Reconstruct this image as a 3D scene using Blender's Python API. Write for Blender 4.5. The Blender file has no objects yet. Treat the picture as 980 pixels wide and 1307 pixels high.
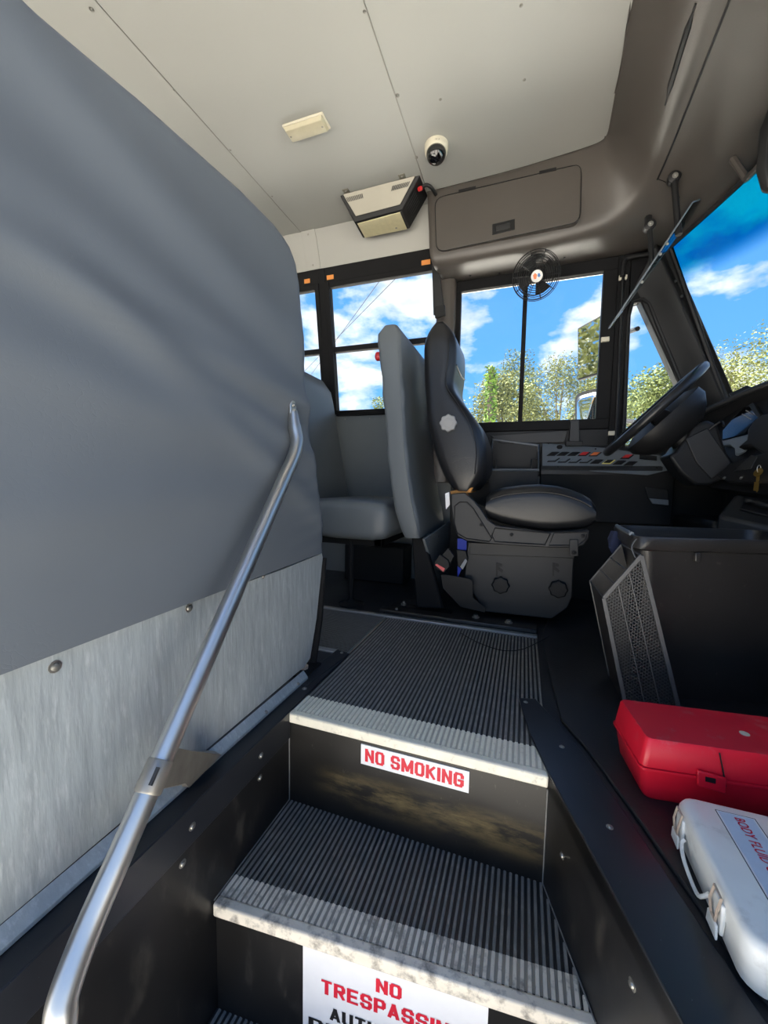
import bpy, bmesh, math, random
from mathutils import Vector, Matrix
random.seed(7)
scene = bpy.context.scene
col = scene.collection

# ------------------------------------------------------------------ camera
CZ = 0.60                                   # lens height above the bus floor (z = 0)
FPX = 501.637
YAW, PITCH, ROLL = (math.radians(a) for a in (19.5474, 4.3933, 0.9737))
FW = Vector((-math.sin(YAW)*math.cos(PITCH), math.cos(YAW)*math.cos(PITCH), -math.sin(PITCH)))
_r0 = Vector((math.cos(YAW), math.sin(YAW), 0)); _u0 = _r0.cross(FW)
RT = _r0*math.cos(ROLL) + _u0*math.sin(ROLL)
UP = -_r0*math.sin(ROLL) + _u0*math.cos(ROLL)
CAM = Vector((0, 0, CZ))
cam = bpy.data.cameras.new('camera'); cam_o = bpy.data.objects.new('camera', cam); col.objects.link(cam_o)
cam.sensor_fit = 'HORIZONTAL'; cam.sensor_width = 36; cam.lens = FPX*36/980
cam.clip_start = 0.02; cam.clip_end = 500
m = Matrix((RT, UP, -FW)).transposed().to_4x4(); m.translation = CAM
cam_o.matrix_world = m
scene.camera = cam_o

# ------------------------------------------------------------------ view, world, sun
vs = scene.view_settings
vs.view_transform = 'Standard'; vs.look = 'None'; vs.gamma = 1.0; vs.use_curve_mapping = False
vs.exposure = 0.56
SKY_STRENGTH = 1.05
SUN_STRENGTH = 24.0

def lin(c):
    return tuple(((v/255)/12.92 if v/255 <= 0.04045 else ((v/255+0.055)/1.055)**2.4) for v in c)

world = bpy.data.worlds.new('sky'); scene.world = world; world.use_nodes = True
wt = world.node_tree; wt.nodes.clear()
def wn(t, **k):
    n = wt.nodes.new(t)
    for a, b in k.items(): setattr(n, a, b)
    return n
L = wt.links.new
wo = wn('ShaderNodeOutputWorld'); bg = wn('ShaderNodeBackground'); L(bg.outputs[0], wo.inputs[0])
tc = wn('ShaderNodeTexCoord'); sep = wn('ShaderNodeSeparateXYZ'); L(tc.outputs['Generated'], sep.inputs[0])
ramp = wn('ShaderNodeValToRGB')
e = ramp.color_ramp.elements
e[0].position = 0.0; e[0].color = (*lin((166, 208, 246)), 1)
e[1].position = 0.75; e[1].color = (*lin((68, 136, 218)), 1)
q = ramp.color_ramp.elements.new(0.22); q.color = (*lin((100, 168, 236)), 1)
L(sep.outputs['Z'], ramp.inputs[0])
mp = wn('ShaderNodeMapping'); mp.inputs['Scale'].default_value = (1.0, 1.0, 1.9); mp.inputs['Location'].default_value = (0.35, 1.6, 0.2)
L(tc.outputs['Generated'], mp.inputs['Vector'])
n1 = wn('ShaderNodeTexNoise'); n1.inputs['Scale'].default_value = 4.3; n1.inputs['Detail'].default_value = 9; n1.inputs['Roughness'].default_value = 0.55
n1.inputs['Distortion'].default_value = 0.15
L(mp.outputs[0], n1.inputs['Vector'])
cr = wn('ShaderNodeValToRGB'); ce = cr.color_ramp.elements
ce[0].position = 0.50; ce[0].color = (0, 0, 0, 1); ce[1].position = 0.60; ce[1].color = (1, 1, 1, 1)
L(n1.outputs['Fac'], cr.inputs[0])
n2 = wn('ShaderNodeTexNoise'); n2.inputs['Scale'].default_value = 9; n2.inputs['Detail'].default_value = 6
L(mp.outputs[0], n2.inputs['Vector'])
cc = wn('ShaderNodeValToRGB'); k = cc.color_ramp.elements
k[0].position = 0.35; k[0].color = (0.62, 0.68, 0.76, 1); k[1].position = 0.6; k[1].color = (0.98, 0.98, 0.98, 1)
L(n2.outputs['Fac'], cc.inputs[0])
mx = wn('ShaderNodeMix', data_type='RGBA'); L(cr.outputs[0], mx.inputs['Factor']); L(ramp.outputs[0], mx.inputs['A']); L(cc.outputs[0], mx.inputs['B'])
L(mx.outputs['Result'], bg.inputs['Color']); bg.inputs['Strength'].default_value = SKY_STRENGTH

sun = bpy.data.lights.new('sun', 'SUN'); sun.energy = SUN_STRENGTH; sun.angle = 0.009; sun.color = (1.0, 0.96, 0.9)
sun_o = bpy.data.objects.new('sun', sun); col.objects.link(sun_o)
sun_o.rotation_euler = Vector((-0.60, 0.06, 0.80)).to_track_quat('Z', 'Y').to_euler()

# ------------------------------------------------------------------ pixel helpers (a pixel is a direction; a touched plane gives the distance)
def ray(x, y): return FW + RT*((x-490)/FPX) + UP*((653.5-y)/FPX)
def PZ(x, y, z): d = ray(x, y); return CAM + d*((z-CZ)/d.z)
def PY(x, y, Y): d = ray(x, y); return CAM + d*(Y/d.y)
def PX(x, y, X): d = ray(x, y); return CAM + d*(X/d.x)
def PD(x, y, t): return CAM + ray(x, y)*t

# ------------------------------------------------------------------ materials
def srgb(c): return (*lin(c), 1)
def mat(name, rgb, rough=0.5, metal=0.0, var=0.12, vscale=8, bump=0.0, bscale=60, spec=0.5, stretch=(1, 1, 1), rvar=0.0):
    m = bpy.data.materials.new(name); m.use_nodes = True; t = m.node_tree; b = t.nodes['Principled BSDF']
    b.inputs['Roughness'].default_value = rough; b.inputs['Metallic'].default_value = metal
    b.inputs['Specular IOR Level'].default_value = spec
    tcn = t.nodes.new('ShaderNodeTexCoord'); mpn = t.nodes.new('ShaderNodeMapping'); mpn.inputs['Scale'].default_value = stretch
    t.links.new(tcn.outputs['Object'], mpn.inputs['Vector'])
    no = t.nodes.new('ShaderNodeTexNoise'); no.inputs['Scale'].default_value = vscale; no.inputs['Detail'].default_value = 5
    t.links.new(mpn.outputs[0], no.inputs['Vector'])
    c = lin(rgb); mxn = t.nodes.new('ShaderNodeMix'); mxn.data_type = 'RGBA'
    mxn.inputs['A'].default_value = (*[max(0, v*(1-var*2)) for v in c], 1)
    mxn.inputs['B'].default_value = (*[min(1, v*(1+var*2)) for v in c], 1)
    t.links.new(no.outputs['Fac'], mxn.inputs['Factor']); t.links.new(mxn.outputs['Result'], b.inputs['Base Color'])
    if rvar:
        mr = t.nodes.new('ShaderNodeMapRange'); mr.inputs['To Min'].default_value = max(0.02, rough-rvar); mr.inputs['To Max'].default_value = min(1, rough+rvar)
        t.links.new(no.outputs['Fac'], mr.inputs['Value']); t.links.new(mr.outputs[0], b.inputs['Roughness'])
    if bump:
        nb = t.nodes.new('ShaderNodeTexNoise'); nb.inputs['Scale'].default_value = bscale; nb.inputs['Detail'].default_value = 4
        t.links.new(mpn.outputs[0], nb.inputs['Vector'])
        bp = t.nodes.new('ShaderNodeBump'); bp.inputs['Strength'].default_value = bump; bp.inputs['Distance'].default_value = 0.003
        t.links.new(nb.outputs['Fac'], bp.inputs['Height']); t.links.new(bp.outputs[0], b.inputs['Normal'])
    return m

def add_spots(m, rgb, scale, lo, hi, amount=1.0, stretch=(1, 1, 1), zband=None):
    """wear, dust or scuffs with a shape of their own laid over a material's colour"""
    t = m.node_tree; b = t.nodes['Principled BSDF']; src = b.inputs['Base Color'].links[0].from_socket
    tcn = t.nodes.new('ShaderNodeTexCoord'); mpn = t.nodes.new('ShaderNodeMapping'); mpn.inputs['Scale'].default_value = stretch
    t.links.new(tcn.outputs['Object'], mpn.inputs['Vector'])
    no = t.nodes.new('ShaderNodeTexNoise'); no.inputs['Scale'].default_value = scale; no.inputs['Detail'].default_value = 7; no.inputs['Roughness'].default_value = 0.65
    t.links.new(mpn.outputs[0], no.inputs['Vector'])
    mr = t.nodes.new('ShaderNodeMapRange'); mr.inputs['From Min'].default_value = lo; mr.inputs['From Max'].default_value = hi; mr.inputs['To Max'].default_value = amount
    t.links.new(no.outputs['Fac'], mr.inputs['Value']); fac = mr.outputs[0]
    if zband:
        sp = t.nodes.new('ShaderNodeSeparateXYZ'); t.links.new(tcn.outputs['Object'], sp.inputs[0])
        for axis, lo_, hi_ in zband:
            m2 = t.nodes.new('ShaderNodeMapRange'); m2.interpolation_type = 'SMOOTHSTEP'
            m2.inputs['From Min'].default_value = lo_; m2.inputs['From Max'].default_value = hi_
            t.links.new(sp.outputs[axis], m2.inputs['Value'])
            mu = t.nodes.new('ShaderNodeMath'); mu.operation = 'MULTIPLY'; t.links.new(fac, mu.inputs[0]); t.links.new(m2.outputs[0], mu.inputs[1]); fac = mu.outputs[0]
    mxn = t.nodes.new('ShaderNodeMix'); mxn.data_type = 'RGBA'; mxn.inputs['B'].default_value = srgb(rgb)
    t.links.new(fac, mxn.inputs['Factor']); t.links.new(src, mxn.inputs['A']); t.links.new(mxn.outputs['Result'], b.inputs['Base Color'])
    return m

def leather(name, rgb, rough, bump=0.25, crack=90):
    m = mat(name, rgb, rough, var=0.05, vscale=5, spec=0.45)
    t = m.node_tree; b = t.nodes['Principled BSDF']
    tcn = t.nodes.new('ShaderNodeTexCoord'); n = t.nodes.new('ShaderNodeTexNoise'); n.inputs['Scale'].default_value = 14; n.inputs['Detail'].default_value = 3
    t.links.new(tcn.outputs['Object'], n.inputs['Vector'])
    ad = t.nodes.new('ShaderNodeMix'); ad.data_type = 'VECTOR'; ad.inputs['Factor'].default_value = 0.12
    t.links.new(tcn.outputs['Object'], ad.inputs['A']); t.links.new(n.outputs['Color'], ad.inputs['B'])
    v = t.nodes.new('ShaderNodeTexVoronoi'); v.feature = 'DISTANCE_TO_EDGE'; v.inputs['Scale'].default_value = crack*0.28
    t.links.new(ad.outputs['Result'], v.inputs['Vector'])
    mr = t.nodes.new('ShaderNodeMapRange'); mr.inputs['From Max'].default_value = 0.05
    t.links.new(v.outputs['Distance'], mr.inputs['Value'])
    msk = t.nodes.new('ShaderNodeTexNoise'); msk.inputs['Scale'].default_value = 4.5; t.links.new(tcn.outputs['Object'], msk.inputs['Vector'])
    mm = t.nodes.new('ShaderNodeMapRange'); mm.inputs['From Min'].default_value = 0.48; mm.inputs['From Max'].default_value = 0.68
    t.links.new(msk.outputs['Fac'], mm.inputs['Value'])
    mul = t.nodes.new('ShaderNodeMath'); mul.operation = 'MULTIPLY'; t.links.new(mr.outputs[0], mul.inputs[0]); t.links.new(mm.outputs[0], mul.inputs[1])
    g = t.nodes.new('ShaderNodeTexNoise'); g.inputs['Scale'].default_value = 420; t.links.new(tcn.outputs['Object'], g.inputs['Vector'])
    add = t.nodes.new('ShaderNodeMath'); add.operation = 'MULTIPLY_ADD'; add.inputs[1].default_value = 0.35
    t.links.new(g.outputs['Fac'], add.inputs[0]); t.links.new(mul.outputs[0], add.inputs[2])
    bp = t.nodes.new('ShaderNodeBump'); bp.inputs['Strength'].default_value = bump; bp.inputs['Distance'].default_value = 0.002
    t.links.new(add.outputs[0], bp.inputs['Height']); t.links.new(bp.outputs[0], b.inputs['Normal'])
    return m

def glass(name, rgb, gloss=1.0):
    m = bpy.data.materials.new(name); m.use_nodes = True; t = m.node_tree; t.nodes.clear()
    o = t.nodes.new('ShaderNodeOutputMaterial'); mxs = t.nodes.new('ShaderNodeMixShader'); tr = t.nodes.new('ShaderNodeBsdfTransparent'); gl = t.nodes.new('ShaderNodeBsdfGlossy')
    fr = t.nodes.new('ShaderNodeFresnel'); fr.inputs['IOR'].default_value = 1.25
    gl.inputs['Roughness'].default_value = 0.02; tr.inputs['Color'].default_value = (*rgb, 1)
    t.links.new(fr.outputs[0], mxs.inputs[0]); t.links.new(tr.outputs[0], mxs.inputs[1]); t.links.new(gl.outputs[0], mxs.inputs[2]); t.links.new(mxs.outputs[0], o.inputs[0])
    return m

MT = {}
MT['ceiling'] = mat('ceiling_white_paint', (164, 164, 159), 0.42, var=0.02, vscale=3)
MT['cove'] = mat('cove_white_paint', (160, 159, 153), 0.5, var=0.02, vscale=4)
MT['cap'] = mat('brown_grey_moulded_plastic', (76, 71, 67), 0.36, var=0.04, vscale=6, bump=0.08, bscale=300)
MT['black'] = mat('black_plastic', (27, 27, 28), 0.48, spec=0.3, var=0.1, bump=0.06, bscale=350)
MT['black_frame'] = mat('black_painted_metal', (28, 28, 29), 0.6, var=0.1, spec=0.1)
MT['dark'] = mat('charcoal_plastic', (37, 37, 38), 0.5, var=0.08, bump=0.08, bscale=350)
MT['panel'] = mat('switch_panel_grey', (100, 107, 114), 0.45, var=0.05, bump=0.05, bscale=300)
MT['vinyl'] = leather('grey_vinyl', (93, 99, 105), 0.5, 0.10, 240)
MT['vinyl2'] = leather('grey_vinyl_seat', (96, 101, 104), 0.46, 0.08, 240)
MT['wallgrey'] = mat('grey_wall_panel', (108, 113, 116), 0.55, var=0.05, bump=0.1, bscale=250)
MT['leatherette'] = leather('black_leatherette', (30, 30, 32), 0.34, 0.12)
MT['galv'] = mat('galvanised_sheet', (160, 168, 171), 0.45, metal=0.3, var=0.12, vscale=70, stretch=(1, 1.0, 0.16), bump=0.6, bscale=60, rvar=0.1)
add_spots(MT['galv'], (200, 206, 208), 110, 0.52, 0.74, 0.6, (1, 1.2, 0.2))
MT['alu'] = mat('brushed_aluminium', (176, 178, 178), 0.38, metal=0.85, var=0.08, vscale=20)
MT['steel'] = mat('polished_steel_tube', (204, 203, 199), 0.38, metal=1.0, var=0.03, vscale=20)
MT['screw'] = mat('zinc_screw', (150, 148, 142), 0.35, metal=0.8, var=0.1)
MT['bracket'] = mat('worn_bracket_steel', (150, 146, 138), 0.4, metal=0.7, var=0.2, vscale=30)
MT['rubber'] = mat('black_rubber_floor', (34, 34, 36), 0.42, var=0.15, vscale=5, bump=0.15, bscale=120, rvar=0.12)
add_spots(MT['rubber'], (120, 122, 124), 260, 0.71, 0.76, 0.8)
MT['stairblack'] = mat('black_stairwell_rubber', (24, 23, 23), 0.36, var=0.2, vscale=9, rvar=0.12)
add_spots(MT['stairblack'], (92, 88, 82), 24, 0.56, 0.8, 0.5, (1, 1, 0.35))
MT['riser'] = mat('black_riser_rubber', (24, 23, 22), 0.38, var=0.2, vscale=9, rvar=0.12)
add_spots(MT['riser'], (124, 108, 72), 16, 0.40, 0.62, 0.8, (0.6, 1, 2.4), [(2, -0.22, -0.15), (2, -0.10, -0.16), (0, -0.50, -0.36)])
add_spots(MT['riser'], (105, 98, 90), 90, 0.62, 0.8, 0.5, (1, 1, 0.5))
MT['groove'] = mat('tread_groove_rubber', (34, 34, 34), 0.6, var=0.2)
MT['rib'] = mat('tread_rib_rubber', (118, 117, 114), 0.6, var=0.15, vscale=40)
add_spots(MT['rib'], (172, 168, 160), 30, 0.5, 0.75, 0.5)
MT['rib2'] = mat('aisle_rib_rubber', (82, 81, 79), 0.6, var=0.15, vscale=40)
MT['nosing'] = mat('white_nosing_rubber', (243, 234, 214), 0.6, var=0.08, vscale=30, bump=0.2, bscale=200)
add_spots(MT['nosing'], (128, 118, 106), 70, 0.55, 0.8, 0.6)
MT['nosing2'] = mat('worn_nosing_rubber', (232, 223, 206), 0.6, var=0.1, vscale=30, bump=0.2, bscale=200)
add_spots(MT['nosing2'], (104, 98, 92), 40, 0.48, 0.68, 0.8)
MT['noslip_groove'] = mat('nosing_groove_rubber', (198, 191, 174), 0.6, var=0.15)
MT['worn_groove'] = mat('worn_nosing_groove_rubber', (146, 141, 130), 0.6, var=0.2)
MT['plate'] = mat('black_edging_plate', (33, 35, 40), 0.3, var=0.15, vscale=10)
add_spots(MT['plate'], (170, 172, 175), 220, 0.70, 0.75, 0.9)
MT['red'] = mat('red_polypropylene', (218, 26, 50), 0.36, var=0.06, vscale=8)
add_spots(MT['red'], (190, 130, 130), 26, 0.56, 0.75, 0.55, zband=[(2, 0.10, 0.135)])
MT['whitebox'] = mat('white_enamelled_metal', (238, 239, 234), 0.35, var=0.05, vscale=14)
add_spots(MT['whitebox'], (160, 152, 138), 22, 0.56, 0.78, 0.5)
MT['rust'] = mat('rusty_clasp_wire', (198, 180, 162), 0.5, metal=0.3, var=0.2, vscale=60)
MT['can'] = mat('black_polyethylene', (46, 44, 43), 0.33, var=0.15, vscale=9, bump=0.12, bscale=200, rvar=0.06)
add_spots(MT['can'], (112, 104, 96), 34, 0.64, 0.8, 0.5)
MT['mesh'] = mat('dark_grey_wire', (74, 74, 74), 0.45, metal=0.2, var=0.08)
MT['mesh_frame'] = mat('grey_powder_coat', (82, 82, 82), 0.45, var=0.08)
MT['cloth'] = mat('navy_cloth', (34, 42, 70), 0.9, var=0.25, vscale=20)
MT['cream'] = mat('aged_cream_plastic', (186, 178, 152), 0.4, var=0.06, vscale=30)
MT['offwhite'] = mat('off_white_plastic', (204, 197, 178), 0.4, var=0.04)
MT['nickel'] = mat('satin_nickel_sheet', (138, 134, 122), 0.38, metal=0.35, var=0.05)
MT['ledpanel'] = mat('speckled_diffuser', (206, 196, 158), 0.4, var=0.08, vscale=40)
MT['white'] = mat('white_vinyl_sticker', (236, 236, 238), 0.4, var=0.03, vscale=30)
MT['redink'] = mat('red_ink', (214, 24, 52), 0.45, var=0.05)
MT['blackink'] = mat('black_ink', (24, 24, 26), 0.45, var=0.05)
MT['lightblue'] = mat('pale_blue_label', (200, 216, 232), 0.35, var=0.06, vscale=40)
MT['orange'] = mat('orange_sticker', (226, 142, 62), 0.5, var=0.1)
MT['redplastic'] = mat('red_switch_plastic', (196, 44, 48), 0.35, var=0.05)
MT['pink'] = mat('red_button', (232, 96, 96), 0.35, var=0.05)
MT['orangeplastic'] = mat('orange_switch_plastic', (224, 118, 62), 0.35, var=0.05)
MT['yellow'] = mat('yellow_switch_rim', (226, 214, 120), 0.4, var=0.05)
MT['foam'] = mat('exposed_tan_foam', (196, 138, 72), 0.8, var=0.15)
MT['blue'] = mat('blue_webbing', (20, 50, 170), 0.6, var=0.15)
MT['greyknob'] = mat('light_grey_knob', (150, 150, 150), 0.5, var=0.06)
MT['brass'] = mat('brass_key', (196, 160, 84), 0.3, metal=0.9, var=0.1)
MT['badge'] = mat('white_badge', (222, 218, 214), 0.4, var=0.05)
MT['badgeblue'] = mat('blue_badge_print', (60, 110, 170), 0.4, var=0.05)
MT['lens'] = mat('dark_smoked_dome', (14, 13, 16), 0.06, var=0.05, spec=0.8)
MT['mirror'] = mat('mirror_glass', (225, 228, 228), 0.02, metal=1.0, var=0.0)
MT['glass'] = glass('window_glass', (0.97, 0.985, 0.985))
MT['visorglass'] = glass('smoked_visor_acrylic', (0.82, 0.88, 0.90))
MT['leaf'] = mat('sunlit_foliage', (106, 110, 56), 0.8, var=0.3, vscale=1.2)
MT['leaf2'] = mat('deep_green_foliage', (92, 102, 52), 0.8, var=0.3, vscale=1.2)
MT['vine'] = mat('bright_vine_foliage', (92, 122, 34), 0.8, var=0.3, vscale=3)
MT['bark'] = mat('grey_bark', (104, 92, 78), 0.9, var=0.2)
MT['ground'] = mat('pale_sunlit_concrete', (214, 208, 196), 0.9, var=0.06, vscale=1.5, bump=0.2, bscale=40)
MT['bodypaint'] = mat('bus_body_paint', (214, 160, 30), 0.4, var=0.03)
MT['innerpaint'] = mat('inner_wall_paint', (196, 196, 190), 0.5, var=0.03)

def tinted_windshield():
    m = glass('windshield_glass_with_blue_shade_band', (0.97, 0.985, 0.985)); t = m.node_tree
    tr = [n for n in t.nodes if n.type == 'BSDF_TRANSPARENT'][0]
    tcn = t.nodes.new('ShaderNodeTexCoord'); sp = t.nodes.new('ShaderNodeSeparateXYZ'); t.links.new(tcn.outputs['Object'], sp.inputs[0])
    mr = t.nodes.new('ShaderNodeMapRange'); mr.interpolation_type = 'SMOOTHSTEP'; mr.inputs['From Min'].default_value = 1.50; mr.inputs['From Max'].default_value = 1.60
    t.links.new(sp.outputs['Z'], mr.inputs['Value'])
    mxn = t.nodes.new('ShaderNodeMix'); mxn.data_type = 'RGBA'; mxn.inputs['A'].default_value = (0.97, 0.985, 0.985, 1); mxn.inputs['B'].default_value = (0.02, 0.50, 0.66, 1)
    t.links.new(mr.outputs[0], mxn.inputs['Factor']); t.links.new(mxn.outputs['Result'], tr.inputs['Color'])
    return m
MT['windshield'] = tinted_windshield()

# ------------------------------------------------------------------ mesh helpers
def V(*a): return Vector(a)
class MB:
    def __init__(s): s.v = []; s.f = []
    def add(s, vs_, fs): o = len(s.v); s.v += [Vector(p) for p in vs_]; s.f += [tuple(i+o for i in f) for f in fs]; return s
    def box(s, c, d, rot=None):
        c = Vector(c); h = Vector(d)/2; R = rot or Matrix.Identity(3)
        p = [c + R @ Vector((x*h.x, y*h.y, z*h.z)) for x in (-1, 1) for y in (-1, 1) for z in (-1, 1)]
        return s.add(p, [(0, 1, 3, 2), (4, 6, 7, 5), (0, 4, 5, 1), (2, 3, 7, 6), (0, 2, 6, 4), (1, 5, 7, 3)])
    def span(s, a, b):                                   # axis-aligned box between two corners
        a, b = Vector(a), Vector(b); d = b-a
        return s.box((a+b)/2, (abs(d.x), abs(d.y), abs(d.z)))
    def prism(s, pts, vec):
        pts = [Vector(p) for p in pts]; n = len(pts); vec = Vector(vec)
        p = pts + [q+vec for q in pts]
        return s.add(p, [tuple(range(n)), tuple(range(2*n-1, n-1, -1))] + [(i, (i+1) % n, n+(i+1) % n, n+i) for i in range(n)])
    def loft(s, secs, cap=True):
        n = len(secs[0]); p = [q for sc in secs for q in sc]; f = []
        for i in range(len(secs)-1):
            for j in range(n): f.append((i*n+j, i*n+(j+1) % n, (i+1)*n+(j+1) % n, (i+1)*n+j))
        if cap: f += [tuple(range(n-1, -1, -1)), tuple(range((len(secs)-1)*n, len(secs)*n))]
        return s.add(p, f)
    def grid(s, rows):
        n = len(rows[0]); p = [q for r in rows for q in r]
        return s.add(p, [(i*n+j, i*n+j+1, (i+1)*n+j+1, (i+1)*n+j) for i in range(len(rows)-1) for j in range(n-1)])
    def tube(s, path, r, n=10, closed=False):
        path = [Vector(p) for p in path]; secs = []; N = len(path); prev = None
        for i, p in enumerate(path):
            a = path[(i-1) % N] if (closed or i > 0) else p; b = path[(i+1) % N] if (closed or i < N-1) else p
            t = (b-a).normalized()
            if prev is None: u = t.orthogonal().normalized()
            else: u = (prev - t*prev.dot(t)).normalized()
            prev = u; w = t.cross(u); rr = r[i] if isinstance(r, (list, tuple)) else r
            secs.append([p + (u*math.cos(2*math.pi*k/n) + w*math.sin(2*math.pi*k/n))*rr for k in range(n)])
        if closed:
            secs.append(secs[0]); return s.loft(secs, cap=False)
        return s.loft(secs)
    def lathe(s, o, axis, prof, n=16):
        o = Vector(o); a = Vector(axis).normalized(); u = a.orthogonal().normalized(); w = a.cross(u)
        return s.loft([[o + a*h + (u*math.cos(2*math.pi*k/n) + w*math.sin(2*math.pi*k/n))*max(r, 1e-4) for k in range(n)] for r, h in prof])
    def mesh(s, name, smooth=35):
        me = bpy.data.meshes.new(name); me.from_pydata([tuple(p) for p in s.v], [], s.f); me.validate()
        bm = bmesh.new(); bm.from_mesh(me); bmesh.ops.recalc_face_normals(bm, faces=bm.faces); bm.to_mesh(me); bm.free()
        if smooth:
            me.shade_smooth()
            if smooth < 180: me.set_sharp_from_angle(angle=math.radians(smooth))
        return me
    def build(s, name, material, parent=None, bevel=0, smooth=35, seg=2, label=None, sub=0):
        me = s.mesh(name, smooth); me.materials.append(MT[material] if isinstance(material, str) else material)
        o = bpy.data.objects.new(name, me); col.objects.link(o)
        if parent is not None: attach(o, parent)
        if bevel:
            md = o.modifiers.new('bevel', 'BEVEL'); md.width = bevel; md.segments = seg; md.limit_method = 'ANGLE'; md.angle_limit = math.radians(40)
        if sub:
            md = o.modifiers.new('sub', 'SUBSURF'); md.levels = sub; md.render_levels = sub
        if label: o['label'] = label
        return o
def world_loc(o):
    p = Vector(o.location); a = o.parent
    while a: p += Vector(a.location) if a.type == 'EMPTY' else Vector((0, 0, 0)); a = a.parent
    return p
def attach(o, parent):
    o.parent = parent; o.matrix_parent_inverse = Matrix.Translation(-world_loc(parent)) if parent.type == 'EMPTY' else Matrix.Identity(4)
def thing(name, label, cat, loc, group=None):
    o = bpy.data.objects.new(name, None); col.objects.link(o); o.location = loc; o.empty_display_size = 0.05
    return tag(o, label, cat, group)
def tag(o, label, cat, group=None):
    o['label'] = label; o['category'] = cat
    if group: o['group'] = group
    return o
def struct(o, label=None):
    o['kind'] = 'structure'
    if label: o['label'] = label
    return o
def stuff(o): o['kind'] = 'stuff'; return o
_screw = {}
def screw(p, n, parent, r=0.006, material='screw', name='screw'):
    """a domed screw head; alike heads share one mesh"""
    key = (round(r, 4), tuple(round(c, 2) for c in n), material)
    if key not in _screw:
        me = MB().lathe((0, 0, 0), n, [(r*1.5, -r*0.3), (r*1.5, r*0.15), (r, r*0.2), (r*0.8, r*0.65), (r*0.3, r*0.85)], 10).mesh('screw'); me.materials.append(MT[material]); _screw[key] = me
    o = bpy.data.objects.new(name, _screw[key]); col.objects.link(o); o.location = p
    o.parent = parent
    o.matrix_parent_inverse = Matrix.Translation(-world_loc(parent)) if parent.type == 'EMPTY' else Matrix.Identity(4)
    return o
def text(body, origin, xdir, ydir, height, width, material, parent, name='lettering', thick=0.0):
    """flat printed words fitted to a width and a height on a surface"""
    c = bpy.data.curves.new(name, 'FONT'); c.body = body; c.size = 1; c.align_x = 'LEFT'; c.space_character = 1.06; c.resolution_u = 3
    o = bpy.data.objects.new(name, c); col.objects.link(o); bpy.context.view_layer.update()
    xs = [v for v in o.bound_box]; x0 = min(v[0] for v in xs); x1 = max(v[0] for v in xs); y0 = min(v[1] for v in xs); y1 = max(v[1] for v in xs)
    me = bpy.data.meshes.new_from_object(o); bpy.data.objects.remove(o); bpy.data.curves.remove(c)
    X = Vector(xdir).normalized(); Y = Vector(ydir).normalized(); Y = (Y - X*Y.dot(X)).normalized(); N = X.cross(Y); O = Vector(origin)
    base = [v.co.copy() for v in me.vertices]; polys = [tuple(p.vertices) for p in me.polygons]; bpy.data.meshes.remove(me)
    vs_, fs_ = [], []
    for k, (sx_, sy_) in enumerate([(i*thick, j*thick*0.5) for i in (-2, -1, 0, 1, 2) for j in (-1, 1)] if thick else [(0, 0)]):
        o_ = len(vs_)
        for c_ in base:
            vs_.append(O + X*((c_.x+sx_-x0+2*thick)/(x1-x0+4*thick)*width) + Y*((c_.y+sy_-y0+0.5*thick)/(y1-y0+thick)*height) + N*(0.0006+k*0.00002))
        fs_ += [tuple(i+o_ for i in f) for f in polys]
    me = bpy.data.meshes.new(name); me.from_pydata([tuple(p) for p in vs_], [], fs_)
    me.materials.append(MT[material])
    t = bpy.data.objects.new(name, me); col.objects.link(t)
    if parent is not None: attach(t, parent)
    return t
def lerp(a, b, t): return a + (b-a)*t
_c = 0.16
GLYPH = {'N': [[(0, 0), (0, 1)], [(0, 1), (1, 0)], [(1, 0), (1, 1)]], 'O': [[(_c, 0), (0, _c), (0, 1-_c), (_c, 1), (1-_c, 1), (1, 1-_c), (1, _c), (1-_c, 0), (_c, 0)]],
 'S': [[(1, 0.80), (1, 1-_c), (1-_c, 1), (_c, 1), (0, 1-_c), (0, 0.62), (_c, 0.52), (1-_c, 0.48), (1, 0.38), (1, _c), (1-_c, 0), (_c, 0), (0, _c), (0, 0.20)]],
 'M': [[(0, 0), (0, 1)], [(0, 1), (0.5, 0.12)], [(0.5, 0.12), (1, 1)], [(1, 1), (1, 0)]], 'K': [[(0, 0), (0, 1)], [(0, 0.40), (1, 1)], [(0.30, 0.56), (1, 0)]], 'I': [[(0, 0), (0, 1)]],
 'G': [[(1, 0.74), (1, 1-_c), (1-_c, 1), (_c, 1), (0, 1-_c), (0, _c), (_c, 0), (1-_c, 0), (1, _c), (1, 0.46), (0.55, 0.46)]], 'T': [[(0, 1), (1, 1)], [(0.5, 0), (0.5, 1)]],
 'R': [[(0, 0), (0, 1), (1-_c, 1), (1, 1-_c), (1, 0.62), (1-_c, 0.50), (0, 0.50)], [(0.5, 0.5), (1, 0)]], 'E': [[(1, 0), (0, 0), (0, 1), (1, 1)], [(0, 0.5), (0.85, 0.5)]],
 'P': [[(0, 0), (0, 1), (1-_c, 1), (1, 1-_c), (1, 0.56), (1-_c, 0.44), (0, 0.44)]], 'A': [[(0, 0), (0.5, 1)], [(0.5, 1), (1, 0)], [(0.2, 0.24), (0.8, 0.24)]], 'U': [[(0, 1), (0, _c), (_c, 0), (1-_c, 0), (1, _c), (1, 1)]],
 'H': [[(0, 0), (0, 1)], [(1, 0), (1, 1)], [(0, 0.5), (1, 0.5)]], 'Z': [[(0, 1), (1, 1), (0, 0), (1, 0)]], 'D': [[(0, 0), (0, 1), (1-_c, 1), (1, 1-_c), (1, _c), (1-_c, 0), (0, 0)]], 'L': [[(0, 1), (0, 0), (1, 0)]], 'Y': [[(0, 1), (0.5, 0.5)], [(1, 1), (0.5, 0.5)], [(0.5, 0.5), (0.5, 0)]]}
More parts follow.
